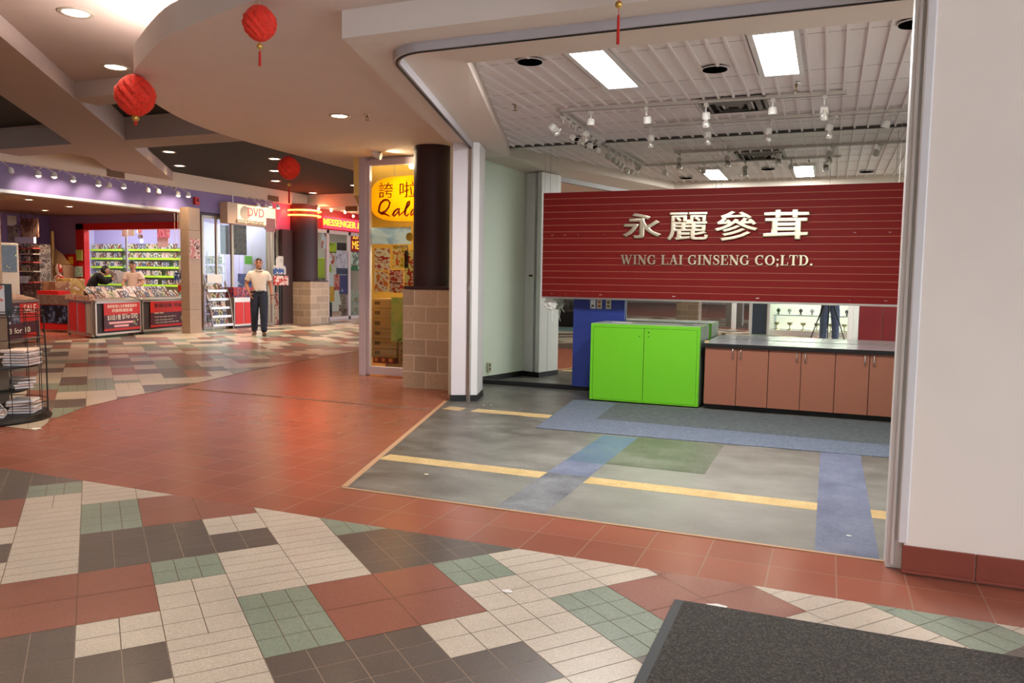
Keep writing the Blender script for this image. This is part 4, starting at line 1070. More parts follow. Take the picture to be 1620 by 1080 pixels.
for ch, px in (('誇', (600, 289, 623, 313)), ('啦', (633, 288, 660, 312))):
    x, z, w, h = pl(*px, OY); text('character', ch, h, m_signbrown, so, (x-cxs, -.014, z-zc), width=w, extrude=.002)
def pz(x, y): p = ony(x, y, OY); return (p.x-cxs, p.z-zc)
def script(pts, ws, name='script_letter'):
    q = [pz(570+x/6.745, 240+y/6.745) for x, y in pts]; mb = MB(); ribbon(mb, q, ws, 1)
    for v in mb.bm.verts: v.co.y = v.co.y*.003-.014
    mk(name, mb, m_signred, parent=so, world=False)
k = .024
script([(205, 600), (200, 640), (230, 655), (275, 635), (310, 590), (322, 545), (300, 515), (262, 515), (225, 545), (208, 590), (205, 640), (235, 665), (270, 662), (320, 690)], [k*.6, k, k*1.2, k*1.1, k, k, k*1.1, k*1.2, k*1.2, k*1.2, k, k, k*1.1, k*.6])
script([(430, 610), (400, 612), (368, 640), (352, 675), (365, 688), (395, 660), (425, 618), (418, 655), (420, 680), (440, 665)], [k*.7, k, k*1.1, k*1.2, k, k*.8, k, k*1.1, k, k*.6])
script([(440, 665), (480, 630), (530, 560), (532, 525), (512, 540), (490, 610), (480, 670), (500, 685), (525, 660)], [k*.6, k*.8, k*.9, k, k*1.1, k*1.2, k*1.2, k, k*.6])
script([(585, 615), (565, 620), (545, 655), (548, 680), (570, 665), (595, 620), (590, 660), (600, 680)], [k*.7, k, k*1.1, k, k*.8, k, k*1.1, k*.7])
mb = MB(); mb.cyl((-.25, 0, rz*.95), (-.25, 0, 2.86-zc), .003, n=6); mb.cyl((.25, 0, rz*.95), (.25, 0, 2.86-zc), .003, n=6); mk('hanging_wire', mb, m_alu, parent=so, world=False)
# posters on the glass
def wposter(px, cols, sc, seed, label, Y=9.07, stretch=(1, 1, 1)):
    x, z, w, h = pl(*px, Y); return plate('poster', label, 'poster', (x, Y, z), UX, w, h, print_mat('print_%d' % seed, cols, sc, seed, stretch=stretch), t=.003)
Wp, Rp, Yp, Kp, Gp, Bp, Op, Pp = (232, 222, 206), (196, 58, 42), (236, 198, 70), (60, 48, 44), (120, 160, 90), (70, 90, 160), (222, 140, 60), (226, 150, 150)
wposter((587, 360, 650, 386), [(224, 232, 240), (206, 220, 236), (170, 186, 214)], 6, 1, 'pale blue printed banner in the snack shop window below the oval sign', 9.10)
p = wposter((593, 393, 617, 427), [Rp, Wp, Wp, Op], 16, 2, 'white menu sheet with red print, upper one in the snack shop window', stretch=(1, 1, 2))
wposter((592, 429, 614, 461), [Op, Wp, Wp, Rp], 14, 3, 'white poster with a round red dish, lower one in the snack shop window')
wposter((616, 427, 638, 463), [Rp, Wp, Pp, Kp], 12, 4, 'pink and white price poster in the snack shop window beside the dish poster', stretch=(1, 1, 2))
wposter((621, 388, 646, 424), [Op, (232, 226, 190), Yp, Gp], 12, 5, 'yellow drink poster behind the snack shop window')
wposter((640, 396, 657, 462), [(224, 214, 160), Rp, Wp], 10, 6, 'tall poster partly hidden by the plum column in the snack shop window')
wposter((619, 470, 640, 541), [(214, 206, 140), (190, 200, 130), (120, 110, 70)], 8, 7, 'tall pale green poster hung over the stacked cartons')
x, z, w, h = pl(643, 365, 658, 384, 9.09); mb = MB(); mb.cyl((0, -.004, 0), (0, 0, 0), .06, n=8); o = mk('price_star', mb, mat('star_yellow', (244, 180, 30)), world=False, loc=(x-.02, 9.09, z)); tag(o, 'round orange price sticker in the snack shop window', 'sticker')
# cartons
m_carton = mat('carton', (158, 118, 84), rough=.8, noise=.06, nscale=8); m_cartonmark = mat('carton_print', (92, 62, 40), rough=.8)
CY = 9.42
zb = .13; c0 = ony(588, 560, CY).x; c1 = ony(627, 560, CY).x
def carton(x0, x1, z0, z1, y0, label, group):
    mb = MB(); mb.box(x0, x1, y0, y0+.3, z0, z1-.003); o = mk('carton', mb, m_carton, bevel=.004); tag(o, label, 'carton', group)
    mb = MB(); mb.box(x0+(x1-x0)*.12, x0+(x1-x0)*.34, y0-.002, y0, z0+(z1-z0)*.35, z0+(z1-z0)*.7); mk('carton_mark', mb, m_cartonmark, parent=o)
    mb = MB(); mb.box(x0, x1, y0-.001, y0+.3, z1-.03, z1-.012); mk('tape', mb, mat('carton_tape', (160, 116, 72), rough=.4), parent=o)
tops = [ony(600, y, CY).z for y in (565, 551, 535, 520, 503, 487, 472)]
ORD = ('bottom', 'second from the bottom', 'third from the bottom', 'third from the top', 'second from the top', 'topmost')
mb = MB(); mb.box(jx2+.02, -4.5, CY-.02, CY+.4, 0, zb-.001); o = mk('low_platform', mb, m_carton); tag(o, 'low platform the cartons stand on behind the snack shop window', 'platform')
zprev = tops[0]
for i, zt in enumerate(tops[1:]):
    carton(c0, c1, zprev, zt, CY, 'brown carton, %s of the stack behind the snack shop glass' % ORD[i], 'brown cartons behind the snack shop glass'); zprev = zt
for i in range(4):
    carton(c1+.02, c1+.40, zb+i*.12, zb+i*.12+.118, CY+.02, 'brown carton in the short stack beside the tall poster, %s' % ('bottom', 'lower middle', 'upper middle', 'top')[i], 'cartons in the short stack')
m_redbox = mat('dark_red_box', (120, 34, 30), rough=.4)
for i in range(3):
    x0 = c0+.03+i*.115; z0, z1 = zb, tops[0]-.004
    mb = MB(); mb.box(x0, x0+.108, CY-.012, CY+.25, z0, z1); o = mk('gift_box', mb, m_redbox, bevel=.004); tag(o, 'dark red gift box under the cartons, %s along the glass' % ('first', 'middle', 'last')[i], 'box', 'dark red gift boxes under the cartons')
    mb = MB(); mb.cyl((x0+.055, CY-.015, z0+.05), (x0+.055, CY-.012, z0+.05), .028, n=14); mk('box_picture', mb, mat('box_pic', (206, 120, 70)), parent=o)

# ================================================================== STORES ALONG THE FAR SIDE
PX = -14.2
m_purple = mat('purple_fascia', (128, 108, 146), rough=.6)
m_lilac = mat('lilac_wall', (176, 168, 214), rough=.7)
m_plumwall = mat('plum_wall', (156, 114, 134), rough=.7)
m_stone = island_mat('pillar_stone', (158, 132, 110), .06, rough=.45, bump=.1)
m_silver = mat('silver_rail', (206, 196, 184), rough=.35, metal=.6)
# fascia and its lower rail
mb = MB(); mb.box(-14.45, PX, 4, 17.299, 2.86, 3.36); struct('wall_fascia', mb, m_purple)
mb = MB(); mb.box(-14.45, PX+.03, 4, 14.2, 2.80, 2.86); struct('trim_12', mb, m_silver)
mb = MB(); mb.box(-14.45, PX, 14.2, 17.5, 2.80, 2.87); struct('trim_13', mb, mat('dark_rail', (70, 56, 64), rough=.5))
mb = MB(); mb.box(-14.45, PX, 17.3, 18.8, 2.62, 3.36); struct('wall_fascia', mb, mat('rose_fascia', (196, 90, 124), rough=.6))
# rooms behind
mb = MB(); mb.box(-19.5, -19.3, 4, 14.6, 0, 3.4); struct('wall_store', mb, mat('deep_purple_wall', (124, 96, 132), rough=.7))
OPX0, OPX1, OPZ = -18.0, -14.7, 2.46
mb = MB(); mb.box(-21, OPX0-.28, 14.6, 14.7, 0, 3.4); mb.box(OPX0-.28, PX-.2, 14.6, 14.7, OPZ+.15, 3.4)
struct('wall_store', mb, m_plumwall)
m_redframe = mat('red_frame_paint', (200, 30, 24), rough=.4)
mb = MB(); mb.box(OPX0-.3, -14.5, 14.56, 14.72, OPZ, OPZ+.17); mb.box(OPX0-.30, OPX0, 14.56, 14.72, 0, OPZ+.17); struct('trim_14', mb, m_redframe, bevel=.01)
mb = MB(); mb.box(-24, PX-.1, 17.6, 17.7, 0, 3.4); struct('wall_store', mb, m_lilac)
mb = MB(); mb.box(-21.4, -21.3, 14.7, 17.6, 0, 3.4); struct('wall_store', mb, mat('lilac_light_wall', (206, 204, 236), rough=.7))
mb = MB(); mb.box(-19.3, -14.45, 4, 14.6, 2.84, 2.88); struct('ceiling_stores', mb, mat('store_ceiling_brown', (140, 112, 88), rough=.8))
# lamps in those rooms
def tube_lamp(x, y, z, L, label, power, col, along='x'):
    t = thing('tube_lamp', label, 'ceiling light', (x, y, z)); a, b = (L/2, .09) if along == 'x' else (.09, L/2)
    mb = MB(); mb.box(-a, a, -b, b, -.03, 0); mk('body', mb, m_whitepaint, parent=t, world=False)
    mb = MB(); mb.box(-a+.03, a-.03, -b+.02, b-.02, -.045, -.03); mk('diffuser', mb, m_diff, parent=t, world=False)
    area('tube_light', (x, y, z-.06), 2*a, 2*b, power, col); return t
tube_lamp(-16.6, 15.9, 3.4, 1.8, 'fluorescent lamp over the green disc shelves behind the red frame', 80, (.90, 1, .84))
tube_lamp(-19.4, 15.9, 3.4, 1.8, 'fluorescent lamp over the far end of the green disc shelves', 65, (.90, .97, .96))
tube_lamp(-15.1, 16.6, 3.4, 1.0, 'fluorescent lamp inside the glass front beside the stone pillar', 80, (1, .96, 1))
for x, y, lb in ((-15.6, 9.9, 'first round ceiling lamp inside the disc store behind the near stone pillar'), (-16.3, 10.7, 'second round ceiling lamp inside the disc store, deeper in')):
    downlight(x, y, 2.84, lb, power=70, r=.12)
for x, y in ((-16.0, 12.6), (-17.6, 13.2), (-18.3, 11.4), (-15.4, 11.2)):
    downlight(x, y, 2.84, 'downlight deep inside the disc store over its counters', power=80, r=.08, group='deep ceiling lights of the disc store')

# stone pillars
def pillar(x0, x1, y0, y1, h, name='column'):
    mb = MB(); z = 0; k = 0
    for hh in (.55, .6, .6, .6, .6, .6, .6):
        if z >= h: break
        mb.box(x0, x1, y0, y1, z, min(z+hh-.004, h)); z += hh
    return struct(name, mb, m_stone, bevel=.004)
pp = onz(8.5, 650); pillar(pp.x-.57, pp.x+.03, pp.y-.60, pp.y, 3.5)
pillar(-13.70, -13.45, 13.55, 13.9, 2.86)
# red alarm box above the second pillar
pbx = onx(310, 318, -14.18); mb = MB(); mb.box(-14.20, -14.13, pbx.y-.07, pbx.y+.07, pbx.z-.09, pbx.z+.09); o = mk('alarm_box', mb, mat('alarm_red', (200, 40, 30), rough=.4), bevel=.008); tag(o, 'small red alarm box on the purple fascia above the stone pillar', 'alarm')
mb = MB(); mb.cyl((-14.13, pbx.y, pbx.z+.02), (-14.115, pbx.y, pbx.z+.02), .035, n=14); mk('lens_dome', mb, mat('alarm_dark', (90, 20, 16)), parent=o)
# bulkhead vents
m_ventbrown = mat('vent_brown', (128, 92, 52), rough=.6)
for px, X, lb in (((183, 275), -14.12, 'brown vent grille on the beige bulkhead over the purple fascia'), ((432, 314), -14.12, 'brown vent grille on the bulkhead above the hanging lightbox')):
    p = onx(*px, X); t = thing('bulkhead_vent', lb, 'vent', (X, p.y, p.z)); mb = MB(); mb.box(0, .012, -.22, .22, -.075, .075); mk('frame', mb, m_ventbrown, parent=t, world=False)
    for kz in range(4):
        mb = MB(); mb.box(.012, .02, -.19, .19, -.06+kz*.034, -.045+kz*.034); mk('louver', mb, mat('vent_brown_dark', (84, 58, 32), rough=.6), parent=t, world=False)
p = ony(556, 330, 18.75); t = thing('bulkhead_vent', 'brown vent grille on the bulkhead over the red lettered fascia', 'vent', (p.x, 18.75, p.z)); mb = MB(); mb.box(-.2, .2, -.012, 0, -.07, .07); mk('frame', mb, m_ventbrown, parent=t, world=False)
for kz in range(4):
    mb = MB(); mb.box(-.17, .17, -.02, -.012, -.055+kz*.032, -.042+kz*.032); mk('louver', mb, MATS['vent_brown_dark'], parent=t, world=False)

# gooseneck spotlights along the purple fascia
m_glow = mat('spot_glow', (255, 244, 214), emit=30.0, ecol=(255, 222, 160))
def fspot(px, lit, label, X=-13.78, r=.055):
    p = onx(*px, X); t = thing('fascia_spotlight', label, 'spotlight', (X, p.y, p.z), group='spotlights along the purple fascia')
    mb = MB(); mb.tube([(-.42+.02, 0, 3.40-p.z-.08), (-.30, 0, 3.40-p.z-.03), (-.10, 0, .10), (0, 0, .05)], .010, 6); mk('arm', mb, m_head, parent=t, world=False)
    mb = MB(); mb.lathe([(.02, .06), (r*.8, .03), (r, -.04), (r*.92, -.04), (r*.5, .0)], n=14); mk('shade', mb, m_head, parent=t, world=False, smooth=True)
    mb = MB(); mb.ball((0, 0, -.015), r*.85, 10, 8); mk('bulb', mb, m_glow if lit else mat('dull_bulb', (200, 170, 160), rough=.3), parent=t, world=False, smooth=True)
    if lit > 1: spot('fascia_wash', (X, p.y, p.z-.08), (PX-.05, p.y+.05, 2.80), 15, (1, .86, .78), 95, .8, .04)
for px, lit, lb in (((17, 270), 0, 'unlit fascia spotlight closest to the near stone pillar'), ((61, 275), 2, 'lit fascia spotlight, first one from the near stone pillar'), ((86, 277), 2, 'lit fascia spotlight, second from the near stone pillar'), ((116, 283), 2, 'lit fascia spotlight, third from the near stone pillar'),
        ((156, 290), 2, 'lit fascia spotlight below the brown bulkhead vent'), ((173, 293), 0, 'unlit fascia spotlight just past the brown vent'), ((196, 294), 2, 'lit fascia spotlight right after the brown bulkhead vent'), ((234, 301), 0, 'first of two unlit fascia spotlights before the alarm box'), ((251, 303), 0, 'second of two unlit fascia spotlights before the alarm box'),
        ((282, 307), 2, 'lit fascia spotlight just before the red alarm box'), ((298, 308), 2, 'lit fascia spotlight beside the red alarm box')):
    fspot(px, lit, lb)
for px, lb in (((409, 325), 'lit spotlight over the hanging lightbox, first'), ((421, 327), 'lit spotlight over the hanging lightbox, second'), ((428, 325), 'lit spotlight over the hanging lightbox, third'), ((440, 327), 'lit spotlight past the hanging lightbox next to the neon column')):
    fspot(px, 1, lb, X=-13.7)

# ---------------------------------------------------------------- disc store: shelves, counters, displays
m_limeshelf = mat('lime_shelf_edge', (176, 222, 40), rough=.4); m_shelfback = mat('shelf_back', (150, 176, 140), rough=.6)
CASECOL = [(60, 72, 92), (92, 84, 110), (196, 190, 180), (150, 96, 84), (80, 106, 96), (54, 50, 54), (206, 160, 150), (120, 130, 150), (222, 214, 200), (176, 66, 60), (210, 190, 110), (88, 120, 70)]
case_me = []
for i, c in enumerate(CASECOL):
    mb = MB(); mb.box(-.066, .066, -.008, .008, 0, .185); me = bpy.data.meshes.new('disc_case'); mb.bm.to_mesh(me); mb.bm.free()
    me.materials.append(print_mat('case_%d' % i, [c, CASECOL[(i*5+2) % 12], (232, 226, 216), c], 14, i, rough=.3)); case_me.append(me)
def case(loc, rz, tilt, label, group, sc=1.0):
    o = bpy.data.objects.new('disc_case', R.choice(case_me)); COL.objects.link(o); o.location = loc; o.rotation_euler = (tilt, 0, rz); o.scale = (sc, 1, sc)
    return tag(o, label, 'disc case', group)
SHY = 17.55
sx0, sx1, sx2 = ony(149, 400, SHY).x+.05, ony(201, 400, SHY).x, ony(292, 400, SHY).x
G1 = 'disc cases on the green shelves behind the red frame'
def disc_shelf(x0, x1, rows, ztop, step, label):
    t = thing('disc_shelf', label, 'shelf', ((x0+x1)/2, SHY-.15, 0))
    mb = MB(); mb.box(x0, x1, SHY-.02, SHY, 0, ztop+.06); mk('back_panel', mb, m_shelfback, parent=t)
    for r in range(rows):
        z = ztop-r*step-.02
        mb = MB(); mb.box(x0, x1, SHY-.16, SHY-.02, z-.012, z); mk('shelf_board', mb, m_shelfback, parent=t)
        mb = MB(); mb.box(x0, x1, SHY-.17, SHY-.16, z-.022, z+.035); mk('lime_lip', mb, m_limeshelf, parent=t)
        n = int((x1-x0)/.155)
        for k in range(n):
            if R.random() < .96: case((x0+.08+k*.155, SHY-.135, z+.002), 0, -.13, 'small disc case standing on the lime edged shelves behind the red frame', G1, 1.02)
    return t
zs = [ony(165, y, SHY).z for y in (395, 443)]
disc_shelf(sx0, sx1, 5, zs[0], .262, 'lime edged disc shelves behind the red frame, the part behind the crouching customer')
disc_shelf(sx1+.12, sx2, 5, zs[0], .262, 'lime edged disc shelves behind the red frame, the part behind the clerk')
# hanging discs and notices inside
m_disc = mat('disc_silver', (220, 224, 226), rough=.12, metal=1.0)
for k, (x, y) in enumerate(((200, 372), (220, 366), (222, 374), (224, 381))):
    p = ony(x, y, 15.35); mb = MB(); mb.cyl((0, -.002, 0), (0, .002, 0), .06, n=18); o = mk('hanging_disc', mb, m_disc, world=False, loc=p, rotz=.5*k); tag(o, 'shiny disc hanging in the red framed opening above the clerk', 'disc', 'shiny discs hung in the opening')
def yplate(px, Y, cols, sc, seed, label, name='poster', cat='poster', t=.008):
    x, z, w, h = pl(*px, Y); return plate(name, label, cat, (x, Y, z), UX, w, h, print_mat('print_%d' % seed, cols, sc, seed), t=t)
def xplate(px, X, cols, sc, seed, label, name='poster', cat='poster', t=.008):
    a, b = onx(px[0], px[1], X), onx(px[2], px[3], X)
    a2, b2 = onx(px[0], px[3], X), onx(px[2], px[1], X)
    z1 = (a.z+b2.z)/2; z0 = (b.z+a2.z)/2
    return plate(name, label, cat, (X, (a.y+b.y)/2, (z0+z1)/2), UY, abs(b.y-a.y), abs(z1-z0), print_mat('print_%d' % seed, cols, sc, seed), t=t)
yplate((249, 362, 269, 376), 15.3, [Pp, (236, 200, 214), Rp, Wp], 10, 20, 'pink poster hung high in the red framed opening')
yplate((249, 376, 267, 391), 15.23, [(240, 214, 214), Wp, Pp], 10, 21, 'pale pink poster below the pink one in the red framed opening')
yplate((193, 362, 202, 374), 15.2, [Wp, (240, 240, 236)], 6, 22, 'white notice hung by the pole in the red framed opening')
yplate((203, 362, 213, 373), 15.2, [Wp, (216, 220, 210)], 6, 23, 'second white notice hung in the red framed opening')
p = ony(200.5, 400, 15.25); mb = MB(); mb.cyl((p.x, 15.25, 0), (p.x, 15.25, 2.9), .03, n=12); o = mk('display_pole', mb, m_alu, smooth=True); tag(o, 'metal pole standing in the red framed opening', 'pole')
def hang(o, ztop):
    xs = [v.co for v in o.data.vertices]; w = max(v.x for v in xs); h = max(v.z for v in xs); t_ = min(v.y for v in xs)/2
    for sx in (-1, 1):
        mb = MB(); mb.cyl((sx*w*.8, t_, h*.98), (sx*w*.8, t_, ztop-o.location.z), .004, n=6); mk('hanging_cord', mb, m_cord, parent=o, world=False)
for o in list(COL.objects):
    if o.name.startswith('hanging_disc') or (o.name.startswith('poster') and 15.1 < o.location.y < 15.4 and o.location.x < -14.5): hang(o, 3.398)
# notices on and beside the red frame
p = yplate((103, 402, 121, 421), 14.5, [(206, 30, 22), (214, 40, 26)], 4, 24, 'red new year poster with a golden character on the plum wall')
text('character', '福', .20, mat('gold_print', (246, 190, 50), rough=.4), p, (0, -.009, 0), extrude=.001, offset=.02)
yplate((120, 395, 131, 412), 14.52, [(206, 214, 110), (224, 220, 130)], 6, 25, 'yellow green notice on the upright of the red frame')
yplate((120, 421, 131, 438), 14.52, [(220, 232, 214), (176, 210, 180), Wp], 7, 26, 'white and green notice low on the red frame upright')
yplate((103, 422, 120, 440), 14.52, [(236, 224, 214), Wp, (210, 180, 170)], 9, 27, 'white price list on the plum wall by the red frame')
# golden display with an upright stick
p = ony(83, 380, 14.3); t = thing('display_stand', 'golden display stand with a tall upright stick by the plum wall', 'stand', (p.x, 14.3, 0))
mb = MB(); mb.box(p.x-.35, p.x+.55, 14.15, 14.45, 0, 1.55); mk('box_body', mb, mat('display_brown', (150, 106, 66), rough=.5), parent=t)
mb = MB(); mb.cyl((p.x, 14.3, 1.55), (p.x, 14.3, 2.42), .05, .035, n=12); mk('stick', mb, mat('gold_stick', (226, 176, 84), rough=.4), parent=t, smooth=True)
mb = MB(); mb.poly([(p.x+.05, 14.28, 1.56), (p.x+.62, 14.28, 1.56), (p.x+.30, 14.28, 1.86), (p.x+.06, 14.28, 1.98)]); mb.poly([(p.x+.05, 14.32, 1.56), (p.x+.62, 14.32, 1.56), (p.x+.30, 14.32, 1.86), (p.x+.06, 14.32, 1.98)]); mk('fan_cards', mb, mat('fan_tan', (206, 164, 116), rough=.6), parent=t)
yplate((68, 402, 84, 440), 14.1, [(196, 150, 110), (226, 200, 170), (120, 70, 60)], 6, 28, 'tan picture poster on the golden display stand')
# cut-out figure holding boards
p = ony(93, 425, 14.0); t = thing('cutout_figure', 'pale life size cut-out figure behind the counters near the red frame', 'cut-out', (p.x, 14.0, 0))
mb = MB(); mb.lathe([(0, 0), (.22, 0), (.24, .5), (.2, .9), (.22, 1.15), (.16, 1.25), (.07, 1.29), (.07, 1.32), (.11, 1.38), (.12, 1.47), (.08, 1.56), (0, 1.58)], n=18)
for v in mb.bm.verts: v.co.y *= .35
mk('figure', mb, print_mat('print_30', [(230, 196, 176), (240, 222, 206), (206, 60, 50), (236, 210, 196)], 4, 30), parent=t, world=False, smooth=True)
mb = MB(); mb.mbox(Matrix.Translation((.02, -.12, 1.0)) @ Matrix.Rotation(.35, 4, 'Y'), .34, .02, .26); mk('held_board', mb, m_paper, parent=t, world=False)
# screen cabinet close to the near pillar
p0, p1 = onx(12, 384, -15.35), onx(32, 456, -15.35)
t = thing('screen_cabinet', 'beige cabinet with a dark glass screen just past the near stone pillar', 'cabinet', (-15.5, (p0.y+p1.y)/2, 0))
mb = MB(); mb.box(-15.85, -15.35, p0.y-.9, p1.y-.0, 0, p0.z); mk('cabinet_body', mb, mat('cabinet_beige', (206, 186, 160), rough=.5), parent=t, bevel=.02)
a, b = onx(11, 388, -15.34), onx(27, 430, -15.34); mb = MB(); mb.box(-15.36, -15.335, a.y-.6, b.y, b.z, a.z); mk('screen', mb, print_mat('print_31', [(44, 40, 30), (64, 60, 40), (30, 26, 22), (210, 196, 60)], 5, 31, rough=.15), parent=t)
# merchandise tower with branches and sign
p = ony(46, 400, 13.3)
t = thing('display_tower', 'tall tiered display of cards under a blue white sign behind the counters', 'display', (p.x, 13.3, 0))
x0, x1 = ony(33, 400, 13.3).x, ony(62, 400, 13.3).x
mb = MB(); mb.box(x0, x1, 13.3, 13.6, 0, ony(46, 385, 13.3).z-.02); mk('tower_body', mb, print_mat('print_32', [(120, 104, 92), (180, 160, 140), (90, 70, 66), (210, 196, 180)], 7, 32), parent=t)
for k, y in enumerate((392, 401, 414, 428, 445)):
    z = ony(46, y, 13.3).z; mb = MB(); mb.box(x0-.03, x1+.03, 13.12, 13.32, z-.03, z); mk('tier', mb, mat('tier_%d' % (k % 2), ((206, 90, 80), (200, 186, 170))[k % 2], rough=.5), parent=t)
    for j in range(3):
        mb = MB(); mb.box(x0+.05+j*.16, x0+.17+j*.16, 13.16, 13.18, z, z+.13); mk('card', mb, case_me[(k*3+j) % 12].materials[0], parent=t)
z0, z1 = ony(46, 385, 13.2).z, ony(46, 375, 13.2).z; mb = MB(); mb.box(x0, x1+.02, 13.15, 13.22, z0, z1); mk('sign_board', mb, mat('blue_white_sign', (206, 214, 238), rough=.4), parent=t)
z2 = ony(46, 345, 13.2).z
mb = MB(); mb.box(x0+.02, x1-.02, 13.3, 13.33, z1, z2); mk('back_poster', mb, print_mat('print_33', [(196, 160, 136), (150, 104, 88), (214, 184, 156)], 4, 33), parent=t)
mb = MB()
for k in range(16):
    a = Vector((x0+R.random()*(x1-x0), 13.25, z1+.05+R.random()*(z2-z1))); mb.tube([a, a+Vector((R.uniform(-.12, .12), -.03, R.uniform(.03, .16))), a+Vector((R.uniform(-.2, .2), -.05, R.uniform(.1, .25)))], [.012, .008, .004], 5)
mk('twigs', mb, mat('twig', (84, 44, 36), rough=.8), parent=t)
xplate((11, 341, 26, 357), -19.292, [(214, 196, 176), (226, 210, 190), (96, 76, 70)], 5, 34, 'cream poster high up beside the near stone pillar in the disc store')
xplate((12, 358, 30, 382), -19.292, [(120, 90, 80), (160, 130, 116), (84, 60, 60)], 7, 35, 'brown poster below the cream one beside the near stone pillar')
yplate((14, 436, 45, 448), 13.1, [(180, 190, 206), (206, 206, 216), (60, 70, 96)], 5, 36, 'blue and white box card on the counter near the stone pillar')

# counters with banners
m_steel = mat('counter_steel', (196, 184, 172), rough=.28, metal=.85)
m_counterred = mat('counter_red', (196, 30, 22), rough=.4)
UA = Vector((-.1773, .9842, 0)); NA = Vector((.9842, .1773, 0)); C1 = Vector((-13.874, 11.44, 0)); RA = math.atan2(UA.y, UA.x)
def local_thing(name, label, cat, origin, rz, group=None): return thing(name, label, cat, origin, rz, group)
def banner_text(o, w, h, rows):
    for (s, z, hh, m, ww) in rows: text('lettering', s, hh, m, o, (0, -.007, z), width=ww, extrude=.001)
m_ltpaper = mat('print_cream', (236, 222, 200), rough=.5); m_ltpink = mat('print_pink', (226, 160, 160), rough=.5); m_ltdark = mat('print_dark', (60, 24, 24), rough=.5)
def counter(k, s0, s1, label):
    """Steel-framed sale counter; local x along its front, local y into depth."""
    L = s1-s0; t = local_thing('sale_counter', label, 'counter', C1+UA*s0, RA)
    D = .85
    mb = MB()
    for x, y in ((.02, .02), (L-.02, .02), (L-.02, D-.02), ((.66 if k == 0 else .02), D-.02)): mb.box(x-.02, x+.02, y-.02, y+.02, .07, .78)
    mb.box(0, L, 0, .03, .06, .10); mb.box(0, L, 0, .03, .72, .76); mb.box((.66 if k == 0 else .02), L-.02, D-.03, D-.01, .70, .738); mb.box(L-.03, L-.01, .02, D-.02, .70, .738); mk('frame', mb, m_steel, parent=t, world=False)
    cut = .66 if k == 0 else .03
    mb = MB(); mb.prism([(.06 if k == 0 else .03, .02), (L-.03, .02), (L-.03, D), (cut, D)], .10, .70); mk('body', mb, mat('counter_dark', (50, 38, 36), rough=.6), parent=t, world=False)
    mb = MB(); mb.prism([(0, 0), (L, 0), (L, D), (cut-.03, D)], .74, .77); mk('tray', mb, m_steel, parent=t, world=False)
    mb = MB(); mb.poly([(.04 if k == 0 else .02, .05, .775), (L-.02, .05, .775), (L-.02, D, 1.0), (cut, D, 1.0)]); mb.box(cut, L-.02, D-.02, D, .77, 1.0); mk('sloped_rack', mb, mat('rack_tan', (190, 150, 130), rough=.5), parent=t, world=False)
    mb = MB(); mb.box(0, L, -.004, .0, .77, .84); mk('clear_rim', mb, glass_mat('clear_rim_%d' % k, refl=.15), parent=t, world=False)
    for x in (.08, L-.08):
        mb = MB(); mb.cyl((x, .05, .0), (x, .05, .0)[:2]+(.06,), .028, n=12); mk('caster', mb, m_black, parent=t, world=False)
    return t, L, D
m_bred = mat('banner_red', (184, 34, 28), rough=.4); m_bdark = mat('banner_dark', (70, 30, 40), rough=.4)
for k, (s0, s1, lb) in enumerate(((0, 1.38, 'corner sale counter carrying the red banner with prices'), (1.42, 3.02, 'sale counter with a red banner beside the stone pillar'))):
    t, L, D = counter(k, s0, s1, lb)
    # discs laid out on the slope
    for r in range(2):
        n = int((L-.1)/.15)
        for j in range(n):
            y = .14+r*.30
            if k == 0 and .10+j*.15 < .12+y*.62: continue
            p = C1+UA*(s0+.10+j*.15)-NA*y; case((p.x, p.y, .80+(y-.05)*.28), RA, -.6, 'disc case laid out on the sloped top of the sale counters', 'disc cases on the sale counters', .95)
    b = plate('banner', ('red banner with three dollar price and rows of characters on the corner sale counter', 'red banner with rows of small white print on the counter next to the stone pillar')[k], 'banner', C1+UA*(s0+L*.56)+NA*.012+Vector((0, 0, .43)), UA, L*.80, .58, m_bred, t=.004)
    mb = MB(); mb.box(-L*.40, L*.40, -.006, -.004, -.24, .04); mk('dark_field', mb, m_bdark, parent=b, world=False)
    if k == 0:
        banner_text(b, L, .58, (('最新影視九五折優惠發售中', .225, .07, m_ltpaper, .90), ('四張精選影碟', .135, .07, m_ltpaper, .62)))
        text('lettering', '$3出1隻', .12, m_ltpaper, b, (-.25, -.0075, -.01), width=.40, extrude=.001); text('lettering', '$3 For 1DVD', .12, m_ltpaper, b, (.23, -.0075, -.005), width=.48, extrude=.001)
        for z, w in ((-.125, .74), (-.195, .44)):
            mb = MB(); mb.box(-w/2-.04, w/2-.04, -.008, -.006, z-.022, z+.022); mk('pink_band', mb, m_ltpink, parent=b, world=False)
    else:
        text('lettering', '影碟出租 特價', .10, m_ltdark, b, (0, -.007, .20), width=1.0, extrude=.001, offset=.01)
        for z, w, x in ((.03, .35, -.35), (-.06, .85, -.12), (-.13, .7, -.18), (-.19, .95, -.06)):
            text('lettering', 'rent two get one for three days'[:int(w*26)], .035, m_ltpaper, b, (x, -.0085, z), width=w*.9, extrude=.001)
    mb = MB()
    for q in range(6): mb.ball((L*.30+R.uniform(-.06, .06), -.006, -.14+R.uniform(-.06, .06)), .035, 8, 6, (1, .15, .8))
    mk('picture_spot', mb, print_mat('print_40', [(90, 100, 70), (200, 190, 150), (60, 60, 44), (220, 200, 90)], 14, 40), parent=b, world=False)
